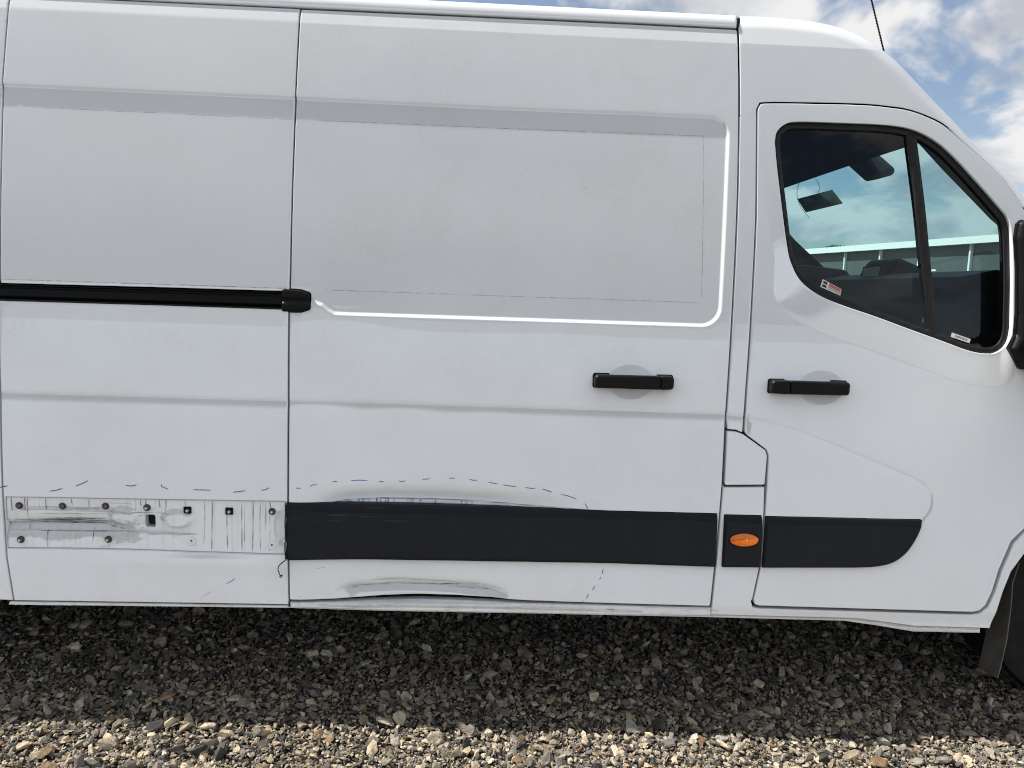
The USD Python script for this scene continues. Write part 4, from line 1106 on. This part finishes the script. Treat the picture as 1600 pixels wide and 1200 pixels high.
# the card hanging on two wires inside the windscreen
cq = np.array([at_depth(u, v_, y_) for u, v_, y_ in ((1245.5, 311, 1.60), (1300, 296.5, 1.45), (1317, 318, 1.45), (1259, 332, 1.60))])
ch = thing("hanging_card", "small dark card hanging on two thin wires inside the windscreen", "card", cq.mean(0))
n3 = np.cross(cq[1] - cq[0], cq[3] - cq[0]); n3 /= np.linalg.norm(n3)
part("card", trimesh.convex.convex_hull(np.vstack([cq - cq.mean(0), cq - cq.mean(0) + n3 * 0.002])), "card", ch)
for (u0, v0, y0), (u1, v1, y1), bend in (((1249, 285, 1.60), (1246, 311, 1.60), -2), ((1274, 279, 1.52), (1278, 303, 1.52), 4), ((1247, 314, 1.60), (1265, 341, 1.58), -2)):
    pp = [at_depth(u0 + (u1 - u0) * t + bend * math.sin(math.pi * t), v0 + (v1 - v0) * t, y0) - cq.mean(0) for t in np.linspace(0, 1, 10)]
    part("wire", tube(pp, 0.0012, 5), "gloss_black", ch, smooth=True)

# --- pen marks, decal residue, scratches on the metal
INK = [[(-4, 762), (13, 759)], [(77, 767.5), (88, 766), (98, 763)], [(118, 759.5), (130, 755), (138, 750.5)], [(196, 758), (205, 759.5), (214, 757.3)], [(252, 756.5), (252.5, 760), (263, 764.5)], [(302, 765), (316, 765.5), (330, 766)], [(364, 769), (375, 768), (383, 766.3)], [(408, 766), (415, 765), (421, 762)]]
INK_DOOR = [[(462, 763), (470, 763)], [(484, 760.5), (488, 758.2), (495, 757.8)], [(519, 753), (527, 752.8)], [(547, 752.3), (560, 751.3), (574, 752)], [(591, 753), (594, 754), (599, 754)], [(622, 753.2), (628, 754.2), (633, 752.5)], [(659, 750.5), (671, 749.3)], [(701, 748.3), (711, 748)], [(733, 749.5), (738, 751), (746, 751)], [(763, 754), (777, 756.5)], [(821, 762), (836, 764)], [(847, 764), (863, 769)], [(876, 772), (888, 775), (901, 780)], [(914, 787), (919, 795)], [(786, 758), (807, 761)],
            [(942.5, 889), (941, 897)], [(938.5, 901), (937, 906)], [(929, 915), (928, 919), (925, 922)], [(920, 928), (916, 935)], [(911, 938), (910, 943)]]
low_panel = rear_prims[-1]
for m in INK:
    part("pen_mark", ribbon(m, 0.0030, f_rear), "ink", low_panel)
for m in INK_DOOR:
    part("pen_mark", ribbon(m, 0.0026, f_slide), "ink", slide)
for px in ([(490, 187), (800, 200.5), (1100, 212)], [(1100.5, 212), (1097, 465)], [(508, 453), (800, 463), (1095, 473)]):
    part("decal_residue", ribbon(px, 0.0017, f_slide, taper=False), "residue", slide)
part("decal_residue", ribbon([(50, 167), (250, 176), (455, 186)], 0.0015, f_rear, taper=False), "residue", rear_prims[0])
part("decal_residue", ribbon([(-30, 435), (200, 442.5), (447, 450.5)], 0.0022, f_rear, taper=False), "residue", rear_prims[0])
scr = []
for a, b, v0, v1 in ((545, 620, 918, 912), (560, 640, 917, 914), (548, 600, 921, 915), (575, 660, 916.5, 915), (650, 735, 915.5, 917), (600, 700, 911, 909), (680, 720, 917, 917), (700, 775, 919, 925)):
    scr.append(ribbon([(a, v0), ((a + b) / 2, (v0 + v1) / 2 - 1), (b, v1)], rng.uniform(0.0012, 0.0026), f_slide))
for px in ([(490, 889), (509, 886.5)], [(905, 290), (912, 291.5), (921, 295)], [(1020, 508), (1023, 511)], [(463, 929), (471, 934)]):
    scr.append(ribbon(px, 0.0014, f_slide))
for k in range(14):
    u_, v_ = rng.uniform(470, 1090), rng.choice([rng.uniform(885, 935), rng.uniform(560, 760)])
    scr.append(ribbon([(u_, v_), (u_ + rng.uniform(1, 4), v_ + rng.uniform(-2, 2))], 0.0014, f_slide))
part("scratches", join(scr), "scuff", slide, kind="stuff")
part("scratch", ribbon([(353, 912), (362, 908), (367, 903)], 0.0022, f_rear), "ink", low_panel)
part("scratch", ribbon([(315, 934), (330, 924)], 0.0016, f_rear), "residue", low_panel)
sills = []
for k in range(26):
    u_ = rng.uniform(470, 1100)
    v_ = np.interp(u_, [470, 1100], [944, 955]) + rng.uniform(-3, 4)
    sills.append(ribbon([(u_, v_), (u_ + rng.uniform(4, 30), v_ + rng.uniform(-0.4, 1.2))], rng.uniform(0.001, 0.0022), lambda x, z: body(x, z) - 0.001))
part("sill_scratches", join(sills), "scuff", van, kind="stuff")

# ------------------------------------------------------------------ gravel
STONE = [((0.64, 0.54, 0.40), 6), ((0.55, 0.455, 0.32), 8), ((0.45, 0.39, 0.305), 8), ((0.33, 0.295, 0.25), 7), ((0.21, 0.196, 0.178), 6), ((0.10, 0.097, 0.096), 5), ((0.35, 0.25, 0.155), 2), ((0.24, 0.15, 0.085), 1), ((0.64, 0.61, 0.54), 1.5)]
gpath = "/World/gravel"
pi = UsdGeom.PointInstancer.Define(stage, gpath)
used.add(gpath)
UsdGeom.Scope.Define(stage, gpath + "/stones")
protos, weights = [], []
for c, (col, wt) in enumerate(STONE):
    col = np.array(col)
    MAT[f"stone{c}"] = usdkit.material(stage, f"{LOOKS}stone_tone_{c}", {
        "tc": ("texture_coordinate", {}), "oi": ("object_info", {}), "n": ("noise_texture", {"scale": 2.6, "detail": 7.0, "roughness": 0.7}), "r": ("rgb_ramp", {"ramp": [(0.3, tuple(col * 0.62)), (0.55, tuple(col)), (0.75, tuple(np.minimum(col * 1.25, 0.8)))]}),
        "v": ("map_range", {"from_min": 0.0, "from_max": 1.0, "to_min": 0.5, "to_max": 1.25}), "h": ("hsv", {"hue": 0.5, "saturation": 1.0, "fac": 1.0}),
        "b": ("bump", {"strength": 0.6, "distance": 0.12}), "p": ("principled_bsdf", {"roughness": 0.85, "specular_ior_level": 0.3})},
        [("tc.object", "n.vector"), ("n.fac", "r.fac"), ("r.color", "h.color"), ("oi.random", "v.value"), ("v.result", "h.value"), ("h.color", "p.base_color"), ("n.fac", "b.height"), ("b.normal", "p.normal")], surface="p.BSDF")
    for k in range(4):
        rg = np.random.default_rng(100 + c * 10 + k)
        p = rg.normal(size=(15 + 2 * k, 3))
        p /= np.linalg.norm(p, axis=1, keepdims=True)
        p *= rg.uniform(0.72, 1.0, (len(p), 1)) * np.array([1.0, rg.uniform(0.48, 0.88), rg.uniform(0.22, 0.48)]) * 0.5
        hull = trimesh.convex.convex_hull(p)
        path = f"{gpath}/stones/stone_{len(protos):03d}"
        usdkit.mesh(stage, path, hull, MAT[f"stone{c}"])
        protos.append(path); weights.append(wt / 4)
weights = np.array(weights) / sum(weights)
rg = np.random.default_rng(11)
pos, siz = [], []


def scatter(n, x0, x1, y0, y1, s0, s1, zoff, p=1.8):
    x, y = rg.uniform(x0, x1, n), rg.uniform(y0, y1, n)
    s = s0 + (s1 - s0) * rg.uniform(0, 1, n) ** p
    z = ground_z(x, y) + zoff + s * 0.12 + rg.uniform(0, 0.006, n)
    pos.append(np.c_[x, y, z]); siz.append(s)


core = (-2.6, 2.6, -0.75, 1.35)
A = 5.2 * 2.1
scatter(int(A * 9500), *core, 0.007, 0.018, 0.000)
scatter(int(A * 3400), *core, 0.015, 0.033, 0.003)
scatter(int(A * 380), *core, 0.030, 0.072, 0.005, 2.5)
for reg in ((-8, -5, -4, 4), (5, 8, -4, 4), (-5, 5, 2, 4)):
    scatter(int((reg[1] - reg[0]) * (reg[3] - reg[2]) * 500), *reg, 0.02, 0.045, 0.002)
for reg in ((-5, -2.6, -2.5, 2), (2.6, 5, -2.5, 2), (-2.6, 2.6, -3, -0.75)):  # stretch before the van left sparse to cut bounce light onto it
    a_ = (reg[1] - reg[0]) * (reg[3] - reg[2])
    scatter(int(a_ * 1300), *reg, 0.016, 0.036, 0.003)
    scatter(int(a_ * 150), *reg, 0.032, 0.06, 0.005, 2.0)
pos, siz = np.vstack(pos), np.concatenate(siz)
n = len(pos)
q = rg.normal(size=(n, 4)) * np.array([1.0, 0.36, 0.36, 1.0])
q /= np.linalg.norm(q, axis=1, keepdims=True)
# yaw first, tilt small-ish
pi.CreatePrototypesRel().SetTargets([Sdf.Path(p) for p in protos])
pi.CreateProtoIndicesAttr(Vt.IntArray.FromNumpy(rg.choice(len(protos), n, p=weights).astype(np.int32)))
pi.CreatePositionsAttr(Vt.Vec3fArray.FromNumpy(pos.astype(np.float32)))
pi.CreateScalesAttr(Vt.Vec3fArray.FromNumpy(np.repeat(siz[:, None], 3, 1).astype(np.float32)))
pi.CreateOrientationsAttr(Vt.QuathArray.FromNumpy(np.c_[q[:, 1:], q[:, :1]].astype(np.float16)))
tag(pi.GetPrim(), "loose grey and cream crushed stone gravel under and in front of the van", "gravel", kind="stuff")

# ------------------------------------------------------------------ a wood added behind the camera, unseen, to break up the reflected horizon
rgw = np.random.default_rng(21)
nw = 22000
wx = rgw.uniform(-90, 90, nw)
cr_ = 5.5 + 3.5 * meshkit.fbm(np.stack([wx * 0.12, 0 * wx, 0 * wx], -1), 3, 4)
cw = np.c_[wx, -70 - rgw.uniform(0, 9, nw), rgw.uniform(0, 1, nw) ** 0.8 * cr_]
aw, bw_ = rgw.normal(size=(nw, 3)) * 0.4, rgw.normal(size=(nw, 3)) * 0.4
tag(part("far_wood", (np.stack([cw, cw + aw, cw + bw_], 1).reshape(-1, 3), np.arange(3 * nw).reshape(-1, 3)), "leaf"), "added belt of green trees behind the camera, unseen, put there for reflections", "wood", kind="stuff")

# ------------------------------------------------------------------ seen through the windscreen
def far_at(u, v, dist_m):
    d = (u - 800) / FPX * _r - (v - 600) / FPX * _u + _f
    d /= np.hypot(d[0], d[1])
    return EYE + d * dist_m


A0, B0 = far_at(1312, 383, 46), far_at(1640, 366, 36)
zt = (A0[2] + B0[2]) / 2
wd = np.array([B0[0] - A0[0], B0[1] - A0[1]]); Lw = np.hypot(*wd); wd /= Lw
bd = thing("long_building", "long dark building with white eaves and white downpipes seen through the windscreen", "building", (A0[0], A0[1], 0), rotz=math.degrees(math.atan2(wd[1], wd[0])))
LB = Lw + 12
part("wall", box(-16, LB, 0, 8, 0, zt - 0.30), "wall", bd)
part("eaves", box(-16.3, LB + 0.3, -0.35, 8.3, zt - 0.30, zt), "white_trim", bd)
fr = lambda u: np.dot(far_at(u, 400, 1)[:2] - EYE[:2], 1)
for u in (1323, 1378, 1439, 1519, 1600):
    dd = far_at(u, 400, 1)[:2] - EYE[:2]
    M = np.array([[dd[0], -wd[0]], [dd[1], -wd[1]]])
    s_ = np.linalg.solve(M, A0[:2] - EYE[:2])[1]
    part("downpipe", box(s_ - 0.045, s_ + 0.045, -0.14, -0.004, 0, zt - 0.30), "white_trim", bd)
part("rail", box(4.0, 7.6, -0.26, -0.20, zt - 1.42, zt - 1.34), "white_trim", bd)
part("roof", trimesh.convex.convex_hull(np.array([(-16, 1.2, zt), (LB, 1.2, zt), (-16, 8.2, zt), (LB, 8.2, zt), (-16, 5, zt + 0.12), (LB, 5, zt + 0.12)])), "wall", bd)

def tree(u, v, dm_, label, seed):
    top = far_at(u, v, dm_)
    t = thing("tree", label, "tree", (top[0], top[1], 0))
    rg = np.random.default_rng(seed)
    h = top[2]
    part("trunk", tube([(0, 0, 0), (0.1, 0, h * 0.4), (0, 0.1, h * 0.85)], [0.22, 0.15, 0.05], 8), "bark", t, smooth=True)
    n = 2600
    cl = rg.normal(size=(40, 3)) * np.array([1.1, 1.1, 1.4]) + (0, 0, h - 2.4)
    c = cl[rg.integers(0, 40, n)] + rg.normal(size=(n, 3)) * 0.38
    c[:, 2] = np.minimum(c[:, 2], h + 0.2)
    a, b = rg.normal(size=(n, 3)), rg.normal(size=(n, 3))
    a /= np.linalg.norm(a, axis=1, keepdims=True); b /= np.linalg.norm(b, axis=1, keepdims=True)
    v = np.stack([c, c + a * 0.22, c + b * 0.2], 1).reshape(-1, 3)
    part("crown", (v, np.arange(3 * n).reshape(-1, 3)), "leaf", t)


tree(1304, 391, 90, "small leafy tree whose top shows over the building's left end, left one", 1)
tree(1320, 389.5, 96, "small leafy tree whose top shows over the building's left end, right one", 2)
